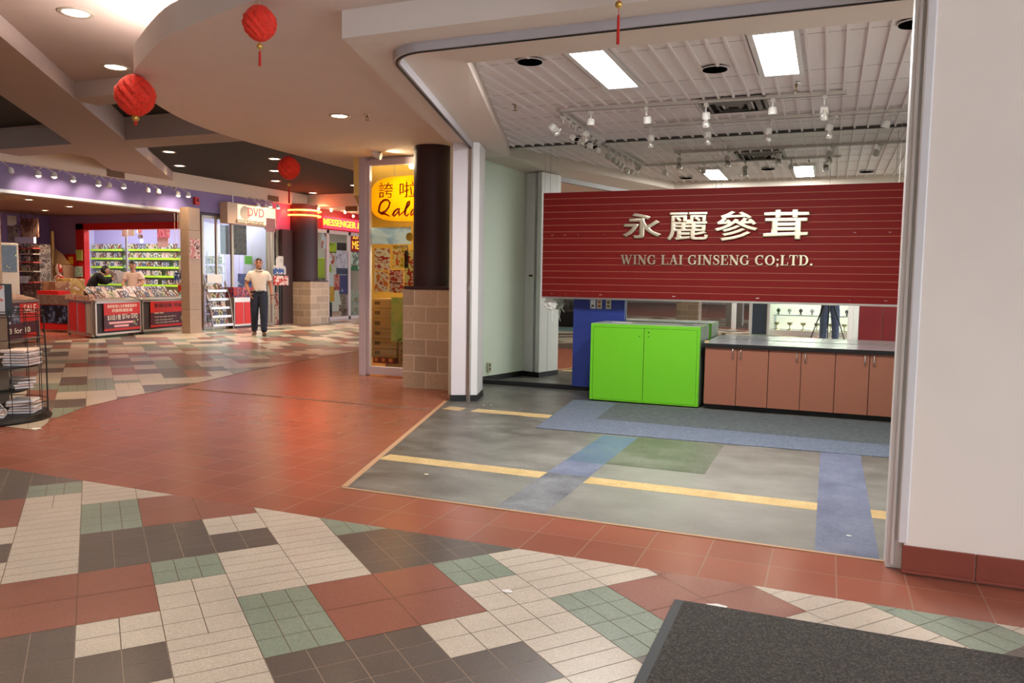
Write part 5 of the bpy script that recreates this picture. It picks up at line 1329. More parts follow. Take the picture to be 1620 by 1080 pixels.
# red end of the corner counter
ED = Vector((.925, -.38, 0)).normalized(); EL = 1.62
t = local_thing('end_cabinet', 'red panelled end cabinet of the corner sale counter with steel posts', 'cabinet', C1-ED*(EL+.06)-Vector((0, .03, 0)), math.atan2(ED.y, ED.x))
for x0, x1 in ((.10, .66), (.70, 1.22)):
    mb = MB(); mb.box(x0, x1, -.02, .0, .10, .70); mk('red_panel', mb, m_counterred, parent=t, world=False)
mb = MB()
for x in (.03, .665, 1.23, EL-.06): mb.box(x, x+.03, -.03, .02, .05, .77)
mb.box(0, EL, -.03, .02, .72, .76); mb.box(0, EL, -.03, .02, .04, .09); mk('steel_posts', mb, m_steel, parent=t, world=False)
mb = MB(); mb.box(1.27, EL-.07, -.025, -.01, .10, .72); mk('grey_panel', mb, mat('counter_grey', (176, 164, 150), rough=.4), parent=t, world=False)
mb = MB(); mb.box(.0, EL, -.06, .0, .77, .88); mk('disc_bin', mb, print_mat('print_41', [(196, 150, 130), (226, 200, 180), (170, 70, 60), (206, 170, 150)], 12, 41), parent=t, world=False)
for x in (.05, EL-.05):
    mb = MB(); mb.cyl((x, 0, 0), (x, 0, .05), .025, n=10); mk('caster', mb, m_black, parent=t, world=False)
# dark picture counter and the sale bin further in
p0, p1 = Vector((-16.75, 12.35, 0)), Vector((-15.3, 12.1, 0))
t = thing('picture_counter', 'counter with a dark disc picture and red foot between sale bin and red panels', 'counter', p0)
mb = MB(); mb.box(0, .98, 0, .5, .05, .74); mk('body', mb, m_counterred, parent=t, world=False)
mb = MB(); mb.box(.04, .92, -.012, 0, .20, .60); mk('picture', mb, print_mat('print_42', [(30, 28, 36), (46, 48, 70), (110, 130, 170), (24, 20, 24)], 9, 42), parent=t, world=False)
mb = MB(); mb.box(0, .98, -.02, 0, .62, .84); mk('wire_rack', mb, print_mat('print_43', [(120, 96, 84), (160, 130, 116), (84, 62, 56)], 22, 43, stretch=(3, 1, .6)), parent=t, world=False)
mb = MB(); mb.box(-.2, .5, .1, .4, .84, .93); mk('red_tray', mb, m_counterred, parent=t, world=False)
mb = MB(); mb.cyl((.05, .03, 0), (.05, .03, .05), .025, n=10); mb.cyl((.93, .03, 0), (.93, .03, .05), .025, n=10); mk('caster', mb, m_black, parent=t, world=False)
d0, d1 = Vector((-13.55, 9.30, 0)), Vector((-14.19, 10.46, 0)); ud = (d1-d0).normalized(); Ld = (d1-d0).length
t = local_thing('sale_bin', 'sale bin with a black and red SALE front nearest the newspaper rack', 'counter', d0, math.atan2(ud.y, ud.x))
mb = MB(); mb.box(0, Ld, 0, .7, .06, .82); mk('bin_body', mb, mat('bin_steel', (150, 132, 120), rough=.4, metal=.4), parent=t, world=False)
mb = MB(); mb.box(.02, Ld*.96, -.012, 0, .12, .78); mk('front_poster', mb, m_bdark, parent=t, world=False)
mb = MB(); mb.box(Ld*.42, Ld*.95, -.016, -.012, .42, .76); mb.box(Ld*.5, Ld*.9, -.016, -.012, .12, .2); mk('red_field', mb, m_bred, parent=t, world=False)
text('lettering', 'SALE', .15, m_ltpaper, t, (Ld*.70, -.018, .66), width=.46, extrude=.002); text('lettering', '3 for 10', .10, m_ltpaper, t, (Ld*.40, -.018, .27), width=.75, extrude=.002)
mb = MB(); mb.box(.05, Ld*.42, -.016, -.012, .40, .72); mk('picture_field', mb, print_mat('print_44', [(170, 176, 196), (110, 110, 130), (60, 50, 60), (206, 206, 216)], 6, 44), parent=t, world=False)
mb = MB(); mb.poly([(.02, .02, .83), (Ld-.02, .02, .83), (Ld-.02, .68, 1.0), (.02, .68, 1.0)]); mb.box(.02, Ld-.02, .67, .69, .82, 1.0); mk('disc_slope', mb, print_mat('print_45', [(200, 150, 130), (226, 200, 180), (150, 70, 60)], 10, 45), parent=t, world=False)
mb = MB()
for x in (.02, Ld-.04): mb.cyl((x+.01, .03, 0), (x+.01, .03, .06), .025, n=10)
mk('caster', mb, m_black, parent=t, world=False)
# goods heaped at the back of the counters
for k, (px, Y, cols, lb) in enumerate((((66, 445, 88, 468), 12.9, [(200, 160, 120), (170, 120, 90), (226, 206, 180)], 'tan carton of goods behind the dark picture counter'), ((88, 440, 112, 465), 13.4, [(226, 196, 120), (206, 160, 90), (236, 222, 190)], 'yellow and cream box of goods behind the red end panels'))):
    x, z, w, h = pl(*px, Y); mb = MB(); mb.box(x-w/2, x+w/2, Y, Y+.4, 0, z+h/2); o = mk('goods_box', mb, print_mat('print_%d' % (46+k), cols, 5, 46+k), bevel=.01); tag(o, lb, 'box')
# posters on and behind the second stone pillar
q = onz(311, 527); xplate((300, 378, 316, 409), -13.4495, [(206, 130, 130), (226, 196, 186), (120, 70, 76), (236, 220, 206)], 7, 50, 'pink poster taped to the stone pillar')
for px, cols, sd, lb in (((284, 411, 297, 432), [(232, 226, 220), (232, 226, 220), (60, 54, 60)], 51, 'white sheet with a dark photo stuck beside the stone pillar'), ((276, 431, 297, 448), [(226, 220, 216), (60, 96, 160), (120, 150, 190)], 52, 'blue and white box sign beside the stone pillar'),
                     ((282, 448, 299, 462), [(206, 60, 44), (226, 190, 170), (196, 40, 34)], 53, 'red and cream notice low beside the stone pillar'), ((293, 461, 302, 476), [(230, 190, 160), (226, 170, 150)], 54, 'peach paper notice hanging by the counter end')):
    hang(yplate(px, 13.95-.035*(sd-51), cols, 8, sd, lb, t=.015), 2.80)

# ---------------------------------------------------------------- glass fronted store past the pillar
GX = -14.25
gl = MB()
def gy(px): return onx(px, 400, GX).y
m_mull = mat('mullion', (170, 160, 140), rough=.35, metal=.6)
for px, w in ((320, .03), (342, .02), (367, .035), (424, .05), (431, .05), (439, .05)): gl.box(GX-.03, GX+.03, gy(px)-w, gy(px)+w, .04, 2.80)
gl.box(GX-.03, GX+.03, gy(320), gy(439), .0, .06); gl.box(GX-.03, GX+.03, gy(320), gy(439), 2.74, 2.82)
w2 = struct('window_2', gl, m_mull, bevel=.004)
for a, b in ((320, 342), (342, 367), (367, 424)):
    mb = MB(); mb.box(GX-.004, GX+.004, gy(a)+.03, gy(b)-.03, .06, 2.74); mk('pane', mb, m_glass, parent=w2)
mb = MB(); mb.box(-15.2, -14.4, 17.3, 17.4, 0, 3.3); struct('wall_store', mb, mat('grey_lilac', (150, 146, 168), rough=.7))
mb = MB(); mb.box(-14.4, -14.1, 17.6, 18.5, 0, 2.64); struct('wall_store', mb, mat('dark_brown_wall', (70, 48, 44), rough=.7))  # wall in one even dark brown
# hanging lightbox
sy0, sy1 = onx(360, 340, -13.95).y, onx(437, 340, -13.95).y; sz0, sz1 = 2.64, 3.17
t = thing('lightbox_sign', 'hanging cream lightbox sign with pink letters over the glass store front', 'sign', (-13.95, (sy0+sy1)/2, sz0))
mb = MB(); mb.box(-14.2, -13.95, sy0, sy1, sz0, sz1); mk('box_body', mb, mat('lightbox_side', (206, 176, 150), rough=.5), parent=t, bevel=.01)
mb = MB(); mb.box(-13.95, -13.94, sy0+.35, sy1-.05, sz0+.05, sz1-.03); mk('lit_face', mb, mat('lightbox_face', (250, 228, 196), emit=.55, ecol=(255, 222, 180)), parent=t)
m_pinkl = mat('pink_letter', (226, 90, 110), emit=.3, ecol=(230, 80, 100)); m_brownl = mat('brown_letter', (110, 76, 54), rough=.5)
o = text('lettering', 'DVD', .22, m_pinkl, t, (.015, .10, .34), width=.62, extrude=.003, rotz=math.pi/2)
o = text('lettering', 'entertainment', .13, m_brownl, t, (.015, -.12, .09), width=1.05, extrude=.003, shear=.25, rotz=math.pi/2)
mb = MB(); mb.box(-13.94, -13.935, sy1-.42, sy1-.06, sz0-.12, sz0+.24); mk('side_leaflet', mb, mat('leaflet_mauve', (150, 104, 106), rough=.5), parent=t)
mb = MB(); mb.ball((-13.94, sy0+.62, sz0+.3), .2, 14, 8, (.04, 1, .9)); mk('grey_emblem', mb, mat('emblem_grey', (206, 190, 170), rough=.5), parent=t)
for y in (sy0+.3, sy1-.3):
    mb = MB(); mb.cyl((-14.05, y, sz1), (-14.05, y, 3.40), .012, n=8); mk('hanger', mb, m_alu, parent=t)
# posters and shelves inside the glass
hang(xplate((362, 356, 390, 403), -14.6, [(70, 64, 60), (96, 90, 80), (44, 40, 40), (130, 116, 96)], 5, 60, 'dark picture poster hanging behind the glass under the lightbox'), 3.398)
hang(xplate((348, 356, 362, 402), -14.7, [(110, 120, 126), (96, 106, 112), (150, 110, 104)], 5, 61, 'grey blue hanging poster behind the glass beside the dark one'), 3.398)
hang(xplate((387, 405, 403, 418), -14.9, [(120, 214, 40), (110, 204, 36)], 3, 62, 'lime green sign behind the walking man in the glass store'), 3.398)
hang(xplate((376, 433, 402, 457), -14.8, [(90, 120, 190), (60, 90, 170), (200, 210, 236)], 5, 63, 'blue picture screen inside the glass store'), 3.398)
GSY0, GSY1 = onx(319, 450, -15.0).y+.1, onx(352, 450, -15.0).y
t = thing('wire_shelf', 'greenish wire shelf of discs inside the glass by the stone pillar', 'shelf', (-15.05, (GSY0+GSY1)/2, 0))
mb = MB()
for y in (GSY0, GSY1): mb.cyl((-15.1, y, 0), (-15.1, y, 1.95), .012, n=8); mb.cyl((-14.9, y, 0), (-14.9, y, 1.95), .012, n=8)
mk('posts', mb, m_steel, parent=t)
for r in range(7):
    z = .12+r*.255; mb = MB(); mb.box(-15.1, -14.88, GSY0, GSY1, z-.012, z); mk('shelf_board', mb, mat('glass_green_shelf', (150, 176, 140), rough=.3), parent=t)
    n = int((GSY1-GSY0)/.15)
    for j in range(n): case((-14.95, GSY0+.08+j*.15, z+.002), math.pi/2, -.12, 'disc case on the wire shelf inside the glass store front', 'disc cases on the wire shelf')
# sloped magazine rack outside the glass
my0, my1 = onx(330, 480, -14.0).y, onx(362, 480, -14.0).y
t = thing('magazine_rack', 'steel tiered disc rack standing before the glass store front', 'rack', (-14.05, (my0+my1)/2, 0))
for y in (my0, my1):
    mb = MB(); mb.tube([(-13.85, y, 0), (-13.95, y, .75), (-14.12, y, 1.2)], .012, 6); mb.cyl((-14.15, y, 0), (-14.12, y, 1.2), .012, n=8); mk('side_frame', mb, m_steel, parent=t)
for r in range(5):
    z = .10+r*.21; xx = -13.86-r*.045; mb = MB(); mb.box(xx-.10, xx, my0, my1, z-.012, z+.0); mb.box(xx-.004, xx, my0, my1, z, z+.045); mk('tier', mb, m_alu, parent=t)
    n = int((my1-my0)/.145)
    for j in range(n): case((xx-.05, my0+.08+j*.145, z+.002), math.pi/2, -.25, 'disc case on the tiered steel rack in front of the glass', 'disc cases on the steel rack')
mb = MB(); mb.box(-14.13, -14.12, my0+.1, my1-.1, 1.15, 1.36); mk('header_card', mb, m_paper, parent=t)
# red panelled counter behind the man
ry0, ry1 = onx(371, 490, -14.0).y, onx(400, 490, -14.0).y
t = thing('red_counter', 'small counter with two red panels behind the walking man', 'counter', (-14.1, (ry0+ry1)/2, 0))
mb = MB(); mb.box(-14.3, -14.0, ry0, ry1+.5, .05, .78); mk('body', mb, m_steel, parent=t)
mm = (ry0+ry1)/2
for a, b in ((ry0+.03, mm-.02), (mm+.02, ry1-.02)):
    mb = MB(); mb.box(-14.0, -13.985, a, b, .10, .66); mk('red_panel', mb, m_counterred, parent=t)
mb = MB(); mb.box(-14.35, -14.02, ry0, ry1+.1, .86, 1.04); mb.box(-14.3, -14.05, ry0+.02, ry1, .78, .86); mk('goods', mb, print_mat('print_64', [(206, 70, 70), (60, 60, 110), (214, 120, 120), (160, 40, 44)], 9, 64), parent=t)
mb = MB(); mb.box(-14.28, -14.02, ry0+.02, ry1+.45, 0, .05); mk('plinth', mb, m_black, parent=t)
xplate((434, 462, 441, 516), -13.98, [(190, 170, 150), (150, 80, 70), (226, 206, 190)], 7, 65, 'patterned panel on the counter end behind the walking man')
# notices by the column
for px, X, cols, sd, lb in (((436, 405, 447, 422), -13.9, [(230, 222, 212), (226, 220, 210), (60, 54, 56)], 66, 'white sheet with a dark picture beside the neon column'), ((432, 420, 451, 434), -13.88, [(226, 220, 214), (70, 100, 160), (230, 226, 220)], 67, 'white and blue box sign beside the neon column'),
                        ((432, 436, 455, 451), -13.86, [(236, 214, 200), (206, 60, 50), (240, 226, 214)], 68, 'red bordered white sign beside the neon column')):
    o = xplate(px, X, cols, 7, sd, lb, t=.03)
    if sd == 68:
        mb = MB(); mb.box(-.02, .02, .0, .03, -o.location.z, .1); mk('stand_post', mb, m_black, parent=o, world=False)

# ---------------------------------------------------------------- neon column
block_base(-14.37, -13.50, 18.05, 18.9, 1.20, .20, 2)
nc = ony(480, 400, 18.45); NCX, NCR = nc.x, .40
mb = MB(); mb.box(-14.36, -13.5, 18.04, 18.9, 1.2, 1.23); struct('trim_15', mb, m_plum)
column(NCX, 18.45, NCR, 1.23, 3.38)
m_neon = mat('neon_glow', (255, 190, 120), emit=14, ecol=(255, 92, 34))
for z, lb in ((3.20, 'upper glowing orange neon ring around the far column'), (3.06, 'lower glowing orange neon ring around the far column')):
    t = thing('neon_ring', lb, 'neon light', (NCX, 18.45, z)); mb = MB(); mb.tube([( (NCR+.09)*math.cos(a), (NCR+.09)*math.sin(a), 0) for a in [2*math.pi*i/40 for i in range(41)]], .022, 8); mk('tube', mb, m_neon, parent=t, world=False)
    mb = MB()
    for k in range(6):
        a = k*math.pi/3+.2; mb.cyl((NCR*math.cos(a), NCR*math.sin(a), 0), ((NCR+.08)*math.cos(a), (NCR+.08)*math.sin(a), 0), .008, n=6)
    mk('bracket', mb, m_alu, parent=t, world=False)
for a in (-2.6, -1.7, -.8, .2): point('neon_light', (NCX+.62*math.cos(a), 18.45+.62*math.sin(a), 3.13), 5, (1, .12, .04), .08)

# ---------------------------------------------------------------- lit convenience store
VX = -14.4
def vy(px): return onx(px, 430, VX).y
mb = MB(); mb.box(VX-.25, VX, 18.9, 26.5, 2.79, 3.4); struct('wall_fascia', mb, mat('store_red', (186, 30, 40), rough=.45))
sg2 = thing('fascia_sign', 'pink lit fascia sign with yellow capital letters past the neon column', 'sign', (VX, 22, 2.83))
mb = MB(); mb.box(VX, VX+.06, vy(507)+.1, 25.5, 2.83, 3.20); mk('lit_face', mb, mat('pink_lit', (236, 80, 110), emit=.4, ecol=(255, 70, 100)), parent=sg2)
m_yl = mat('yellow_lit', (255, 210, 70), emit=1.1, ecol=(255, 190, 60))
y0s = vy(509)
text('lettering', 'MESSENGER & CONVENIENCE STORE', .21, m_yl, sg2, (.07, (y0s+25.3)/2-22, .19), width=25.3-y0s, extrude=.01, offset=.012, rotz=math.pi/2)
mb = MB()
for k in range(6): pass
for k, (x, y) in enumerate(((504, 330), (524, 333), (546, 336), (559, 342))):
    p = onx(x, y, VX+.35); t = thing('fascia_spotlight', 'small lamp above the yellow lettered pink fascia', 'spotlight', p, group='small lamps above the pink fascia')
    mb = MB(); mb.tube([(-.3, 0, .12), (-.1, 0, .12), (0, 0, .03)], .008, 6); mk('arm', mb, m_head, parent=t, world=False); mb = MB(); mb.ball((0, 0, 0), .035, 10, 8); mk('bulb', mb, m_glow, parent=t, world=False)
gl = MB()
for px, w in ((518, .06), (552, .06)): gl.box(VX-.05, VX+.03, vy(px)-w, vy(px)+w, 0, 2.79)
for y in (19.1, 24.4): gl.box(VX-.05, VX+.03, y-.05, y+.05, 0, 2.79)
gl.box(VX-.05, VX+.03, 19.05, 24.4, 2.68, 2.79); gl.box(VX-.05, VX+.03, vy(518), 24.4, 0, .1)
w3 = struct('window_3', gl, mat('door_frame', (206, 196, 190), rough=.35, metal=.3), bevel=.004)
for a, b in ((19.15, vy(518)-.06), (vy(518)+.06, vy(552)-.06), (vy(552)+.06, 24.35)):
    mb = MB(); mb.box(VX-.012, VX-.006, a, b, .1, 2.68); mk('pane', mb, m_glass, parent=w3)
mb = MB(); mb.box(-18.1, -18, 17.75, 26.6, 0, 3.4); struct('wall_store', mb, mat('store_white', (226, 222, 210), rough=.7))
tube_lamp(-16.0, 21.0, 3.38, 2.0, 'fluorescent lamp inside the store under the pink fascia', 120, (1, .98, .94), 'y')
# things seen in its windows
for px, X, cols, sd, lb in (((508, 368, 515, 393), -14.4185, [(214, 226, 240), (236, 236, 240), (226, 140, 70), (120, 150, 200)], 70, 'white firework picture in the first pane past the neon column'),
        ((520, 384, 532, 400), -14.4185, [(200, 214, 50), (190, 204, 40), (60, 56, 40)], 71, 'yellow green card high in the glass door'), ((533, 384, 548, 396), -14.4185, [(44, 40, 46), (36, 32, 38)], 72, 'black screen high in the glass door'),
        ((531, 396, 551, 424), -14.4185, [(226, 214, 226), (206, 190, 206), (150, 130, 170)], 73, 'large pale notice in the middle of the glass door'), ((532, 424, 550, 434), -14.4185, [(70, 80, 120), (200, 204, 220)], 74, 'small blue card below the pale notice in the glass door'),
        ((520, 398, 529, 420), -14.4185, [(230, 230, 226), (206, 100, 90), (226, 226, 226)], 75, 'white and red card at the edge of the glass door'), ((520, 431, 528, 452), -14.4185, [(226, 222, 226), (206, 206, 214)], 76, 'white flyer at the lower edge of the glass door'),
        ((528, 434, 537, 459), -14.4185, [(206, 60, 50), (230, 160, 150), (214, 80, 70)], 77, 'red leaflet in the glass door next to the blue poster'), ((537, 435, 550, 465), -14.4185, [(60, 60, 140), (50, 50, 130), (190, 196, 220)], 78, 'tall blue poster low in the glass door'),
        ((520, 453, 529, 477), -14.4185, [(236, 186, 70), (226, 170, 50), (240, 210, 120)], 79, 'yellow leaflet low in the glass door'), ((554, 398, 570, 418), -14.4185, [(226, 226, 220), (150, 156, 150), (236, 236, 230)], 81, 'white drawing poster in the pane beside the corner window frame'),
        ((554, 420, 570, 428), -14.4185, [(70, 140, 100), (226, 236, 226)], 82, 'green and white strip sign below the drawing poster')):
    xplate(px, X, cols, 6, sd, lb, t=.006)
p = xplate((554, 367, 578, 399), -14.4185, [(206, 50, 40), (200, 44, 36)], 3, 80, 'red poster with yellow words in the pane next to the corner frame', t=.006)
text('lettering', 'SUPER', .19, m_yl, p, (0, -.0065, .19), width=.62, extrude=.002); text('lettering', 'MESS', .26, m_yl, p, (0, -.0065, -.10), width=.66, extrude=.002)
for k in range(8):
    y = vy(555)+.15+R.random()*.2; mb = MB(); z = .001+k*.11; mb.box(-15.0, -14.7, y, y+.8, z, z+.10); o = mk('magazine_stack', mb, print_mat('print_%d' % (90+k % 3), [[(206, 196, 180), (226, 216, 200), (150, 130, 110)], [(190, 180, 170), (214, 206, 196), (120, 96, 84)], [(220, 210, 190), (180, 150, 120), (230, 226, 214)]][k % 3], 9, k)); tag(o, 'bundle of magazines piled behind the pane beside the corner window frame', 'magazines', 'magazine bundles behind the store pane')
p0 = onx(512, 430, -15.2); t = thing('drinks_fridge', 'lime green drinks fridge behind the pane next to the neon column', 'fridge', (-15.3, p0.y, 0)); mb = MB(); mb.box(-15.6, -15.2, p0.y-.45, p0.y+.45, 0, 1.95); mk('fridge_body', mb, mat('fridge_lime', (176, 220, 40), rough=.4), parent=t, bevel=.02)
mb = MB(); mb.box(-15.2, -15.17, p0.y-.35, p0.y+.35, .5, 1.3); mk('fridge_front', mb, print_mat('print_95', [(206, 214, 206), (150, 170, 150), (96, 110, 96), (226, 230, 226)], 9, 95), parent=t)
mb = MB(); mb.box(-15.19, -15.16, p0.y-.4, p0.y+.4, .04, .5); mk('fridge_foot', mb, m_black, parent=t)

# ================================================================== PEOPLE
m_hair = mat('black_hair', (28, 22, 20), rough=.55); m_eye = mat('eye_dark', (30, 24, 22), rough=.3); m_eyew = mat('eye_white', (220, 214, 206), rough=.3)
BASE = {'pelvis': (0, 0, .97), 'spine': (0, .0, 1.12), 'chest': (0, .0, 1.30), 'neck': (0, .01, 1.46), 'head': (0, -.01, 1.56),
        'shl': (.17, .0, 1.405), 'ell': (.235, .02, 1.14), 'wrl': (.25, -.05, .90), 'shr': (-.17, .0, 1.405), 'elr': (-.235, .02, 1.14), 'wrr': (-.25, -.05, .90),
        'hpl': (.09, 0, .92), 'knl': (.10, -.02, .51), 'anl': (.10, .02, .085), 'hpr': (-.09, 0, .92), 'knr': (-.10, -.02, .51), 'anr': (-.10, .02, .085)}
BONES = [('pelvis', 'spine'), ('spine', 'chest'), ('chest', 'neck'), ('neck', 'head'), ('chest', 'shl'), ('shl', 'ell'), ('ell', 'wrl'), ('chest', 'shr'), ('shr', 'elr'), ('elr', 'wrr'),
         ('pelvis', 'hpl'), ('hpl', 'knl'), ('knl', 'anl'), ('pelvis', 'hpr'), ('hpr', 'knr'), ('knr', 'anr')]
RAD = {'pelvis': (.150, .115), 'spine': (.140, .110), 'chest': (.155, .112), 'neck': (.060, .060), 'head': (.055, .06), 'shl': (.066, .066), 'ell': (.043, .043), 'wrl': (.029, .029),
       'shr': (.066, .066), 'elr': (.043, .043), 'wrr': (.029, .029), 'hpl': (.092, .092), 'knl': (.060, .060), 'anl': (.042, .042), 'hpr': (.092, .092), 'knr': (.060, .060), 'anr': (.042, .042)}
def seg_d(p, a, b):
    ab = b-a; t = max(0, min(1, (p-a).dot(ab)/max(ab.length_squared, 1e-9))); return (p-(a+ab*t)).length, t
def finger(mb, root, d, bend_axis, lens, r, bends):
    pts = [Vector(root)]; d = Vector(d).normalized()
    for L, b in zip(lens, bends):
        d = Matrix.Rotation(b, 3, bend_axis) @ d; pts.append(pts[-1]+d*L)
    mb.tube(pts, [r, r*.95, r*.88, r*.7][:len(pts)], 8)
    mb.ball(pts[-1], r*.7, 8, 5)
def hand(mb, wrist, down, palm_n, side):
    """Palm, four unequal bent fingers and a thumb leaving the side of the palm. down: wrist to fingers; palm_n: the way the palm looks."""
    w = Vector(wrist); d = Vector(down).normalized(); n = (Vector(palm_n)-d*Vector(palm_n).dot(d)).normalized(); s = d.cross(n).normalized()*side
    b0 = len(mb.bm.verts)
    mb.ball((0, 0, 0), 1, 14, 8); mb.bm.verts.ensure_lookup_table()
    c = w+d*.045
    for v in mb.bm.verts[b0:]: q = v.co.copy(); v.co = c+s*q.x*.042+n*q.y*.017+d*q.z*.055
    ax = n.cross(d).normalized()
    for k, (o, L, bd) in enumerate(((.030, .075, .22), (.011, .085, .28), (-.010, .080, .34), (-.029, .062, .42))):
        finger(mb, w+d*.085+s*o*.95, d+s*o*1.2, ax, [L*.45, L*.32, L*.25], .0088-.0006*k, [-bd*.6, -bd, -bd*.8])
    finger(mb, w+d*.03+s*.035, d*.75+s*.62+n*.2, ax, [.038, .030, .024], .0098, [-.15, -.25, -.2])
def person(name, label, loc, rotz, pose, skin, shirt, trousers, shoe, sleeve=.62, height=1.0, hair='short', shirt_drop=.9, hands=True, girth=1.0, look=0.0, feet=None, face=True):
    J = {k: Vector(pose.get(k, v)) for k, v in BASE.items()}
    root = thing(name, label, 'person', loc, rotz)
    m_skin = mat('skin_%d_%d' % (skin[0], skin[1]), skin, rough=.5)
    me = bpy.data.meshes.new('skeleton'); keys = list(J)
    me.from_pydata([J[k] for k in keys], [(keys.index(a), keys.index(b)) for a, b in BONES], [])
    o = bpy.data.objects.new('skeleton', me); COL.objects.link(o)
    sk = o.modifiers.new('skin', 'SKIN'); sk.branch_smoothing = .6
    for i, k in enumerate(keys):
        sv = me.skin_vertices[0].data[i]; g = girth if k in ('pelvis', 'spine', 'chest') else 1.0
        sv.radius = (RAD[k][0]*g, RAD[k][1]*g); sv.use_root = (k == 'pelvis')
    sb = o.modifiers.new('sub', 'SUBSURF'); sb.levels = 2; sb.render_levels = 2
    dg = bpy.context.evaluated_depsgraph_get(); dg.update()
    em = bpy.data.meshes.new_from_object(o.evaluated_get(dg)); bpy.data.objects.remove(o)
    bm = bmesh.new(); bm.from_mesh(em); bm.normal_update()
    def near(p):
        best = (9, None, 0)
        for a, b in BONES:
            dd, t = seg_d(p, J[a], J[b])
            if dd < best[0]: best = (dd, (a, b), t)
        return best[1], best[2]
    cls = {}
    for f in bm.faces:
        (a, b), t = near(f.calc_center_median()); k = 'skin'
        if (a, b) in (('pelvis', 'spine'), ('spine', 'chest'), ('chest', 'shl'), ('chest', 'shr')): k = 'shirt'
        elif (a, b) == ('chest', 'neck'): k = 'shirt' if t < .75 else 'skin'
        elif a in ('shl', 'shr'): k = 'shirt' if t < sleeve else 'skin'
        elif a in ('ell', 'elr') and sleeve > 1: k = 'shirt' if t < sleeve-1 else 'skin'
        elif a in ('hpl', 'hpr') or a in ('knl', 'knr') or b in ('hpl', 'hpr'): k = 'trousers'
        c = f.calc_center_median()
        if k == 'shirt' and (a, b) == ('pelvis', 'spine') and c.z < J['pelvis'].z+.02: k = 'trousers'
        if k == 'trousers' and c.z > J['pelvis'].z+.03 and a == 'pelvis': k = 'shirt'
        cls[f.index] = k
    def garment(nm, kind, m, off, fold):
        g = bm.copy(); g.faces.ensure_lookup_table()
        bmesh.ops.delete(g, geom=[f for f in g.faces if cls[f.index] != kind], context='FACES')
        g.normal_update()
        rr = random.Random(3)
        for v in g.verts: v.co += v.normal*(off+fold*math.sin(v.co.z*60+v.co.x*40))
        bmesh.ops.smooth_vert(g, verts=[v for v in g.verts if not v.is_boundary], factor=.3, use_axis_x=True, use_axis_y=True, use_axis_z=True)
        q = bpy.data.meshes.new(nm); g.to_mesh(q); g.free(); q.materials.append(m)
        for p in q.polygons: p.use_smooth = True
        ob = bpy.data.objects.new(nm, q); COL.objects.link(ob); ob.parent = root
        so_ = ob.modifiers.new('solid', 'SOLIDIFY'); so_.thickness = .006; so_.offset = 1
        return ob
    garment('shirt', 'shirt', shirt, .018, .004)
    garment('trousers', 'trousers', trousers, .024, .004)
    # body: trunk and limbs, head with a face, hands
    mb = MB(); mb.bm.free(); mb.bm = bm
    hc = J['head']+Vector((0, -.012, .055))
    b0 = len(bm.verts)
    mb.ball((0, 0, 0), 1, 24, 18); bm.verts.ensure_lookup_table()
    for v in bm.verts[b0:]:
        q = v.co.copy(); w = 1-.26*max(0, -q.z)**1.5; jaw = -.014*max(0, -q.z) if q.y < 0 else 0
        v.co = Vector((q.x*.076*w, q.y*.096*(1-.12*max(0, -q.z))+jaw, q.z*.118))
    mb.tube([(0, -.086, .018), (0, -.102, -.012), (0, -.112, -.028), (0, -.094, -.036)], [.008, .011, .014, .010], 8)
    for s in (-1, 1):
        b1 = len(bm.verts); mb.ball((s*.076, .008, -.005), .03, 10, 6, (.35, .7, 1.1))
        mb.tube([(s*.012, -.088, -.062), (s*.026, -.080, -.060)], [.006, .004], 6)
    bm.verts.ensure_lookup_table()
    Mh = Matrix.Translation(hc) @ Matrix.Rotation(look, 4, 'Z')
    for v in bm.verts[b0:]: v.co = Mh @ v.co
    if hands:
        for s, e, w in ((1, 'ell', 'wrl'), (-1, 'elr', 'wrr')):
            d = (J[w]-J[e]).normalized(); hand(mb, J[w], d, (-s, 0, 0) if abs(d.z) > .5 else (0, 0, -1), 1 if s < 0 else 1)
    body = bpy.data.meshes.new('body'); bmesh.ops.recalc_face_normals(bm, faces=bm.faces); bm.to_mesh(body); bm.free(); body.materials.append(m_skin)
    for p in body.polygons: p.use_smooth = True
    bo = bpy.data.objects.new('body', body); COL.objects.link(bo); bo.parent = root
    if face:
        for s in (-1, 1):
            mb = MB(); mb.ball(Mh @ Vector((s*.030, -.083, .016)), .011, 10, 6); mk('eye', mb, m_eye, parent=root, world=False, smooth=True)
            mb = MB(); mb.tube([Mh @ Vector(p) for p in ((s*.014, -.092, .034), (s*.03, -.090, .040), (s*.046, -.078, .034))], .004, 6); mk('eyebrow', mb, m_hair, parent=root, world=False)
        mb = MB(); mb.tube([Mh @ Vector(p) for p in ((-.024, -.084, -.060), (0, -.094, -.058), (.024, -.084, -.060))], [.003, .006, .003], 6); mk('mouth', mb, mat('lips', (150, 84, 76), rough=.5), parent=root, world=False)
    # hair cap
    mb = MB(); mb.ball((0, 0, 0), 1, 24, 18)
    bmesh.ops.delete(mb.bm, geom=[v for v in mb.bm.verts if (v.co.y < -.1 and v.co.z < .52-.1*abs(v.co.x)) or v.co.z < (-.55 if hair == 'long' else -.18)], context='VERTS')
    for v in mb.bm.verts:
        q = v.co; rr_ = 1.0+.03*math.sin(q.x*21+q.y*17)
        v.co = Mh @ Vector((q.x*.083*rr_, q.y*.104*rr_+.002, q.z*.128*rr_))
    ho = mk('hair', mb, m_hair, parent=root, world=False, smooth=True); so_ = ho.modifiers.new('solid', 'SOLIDIFY'); so_.thickness = .012
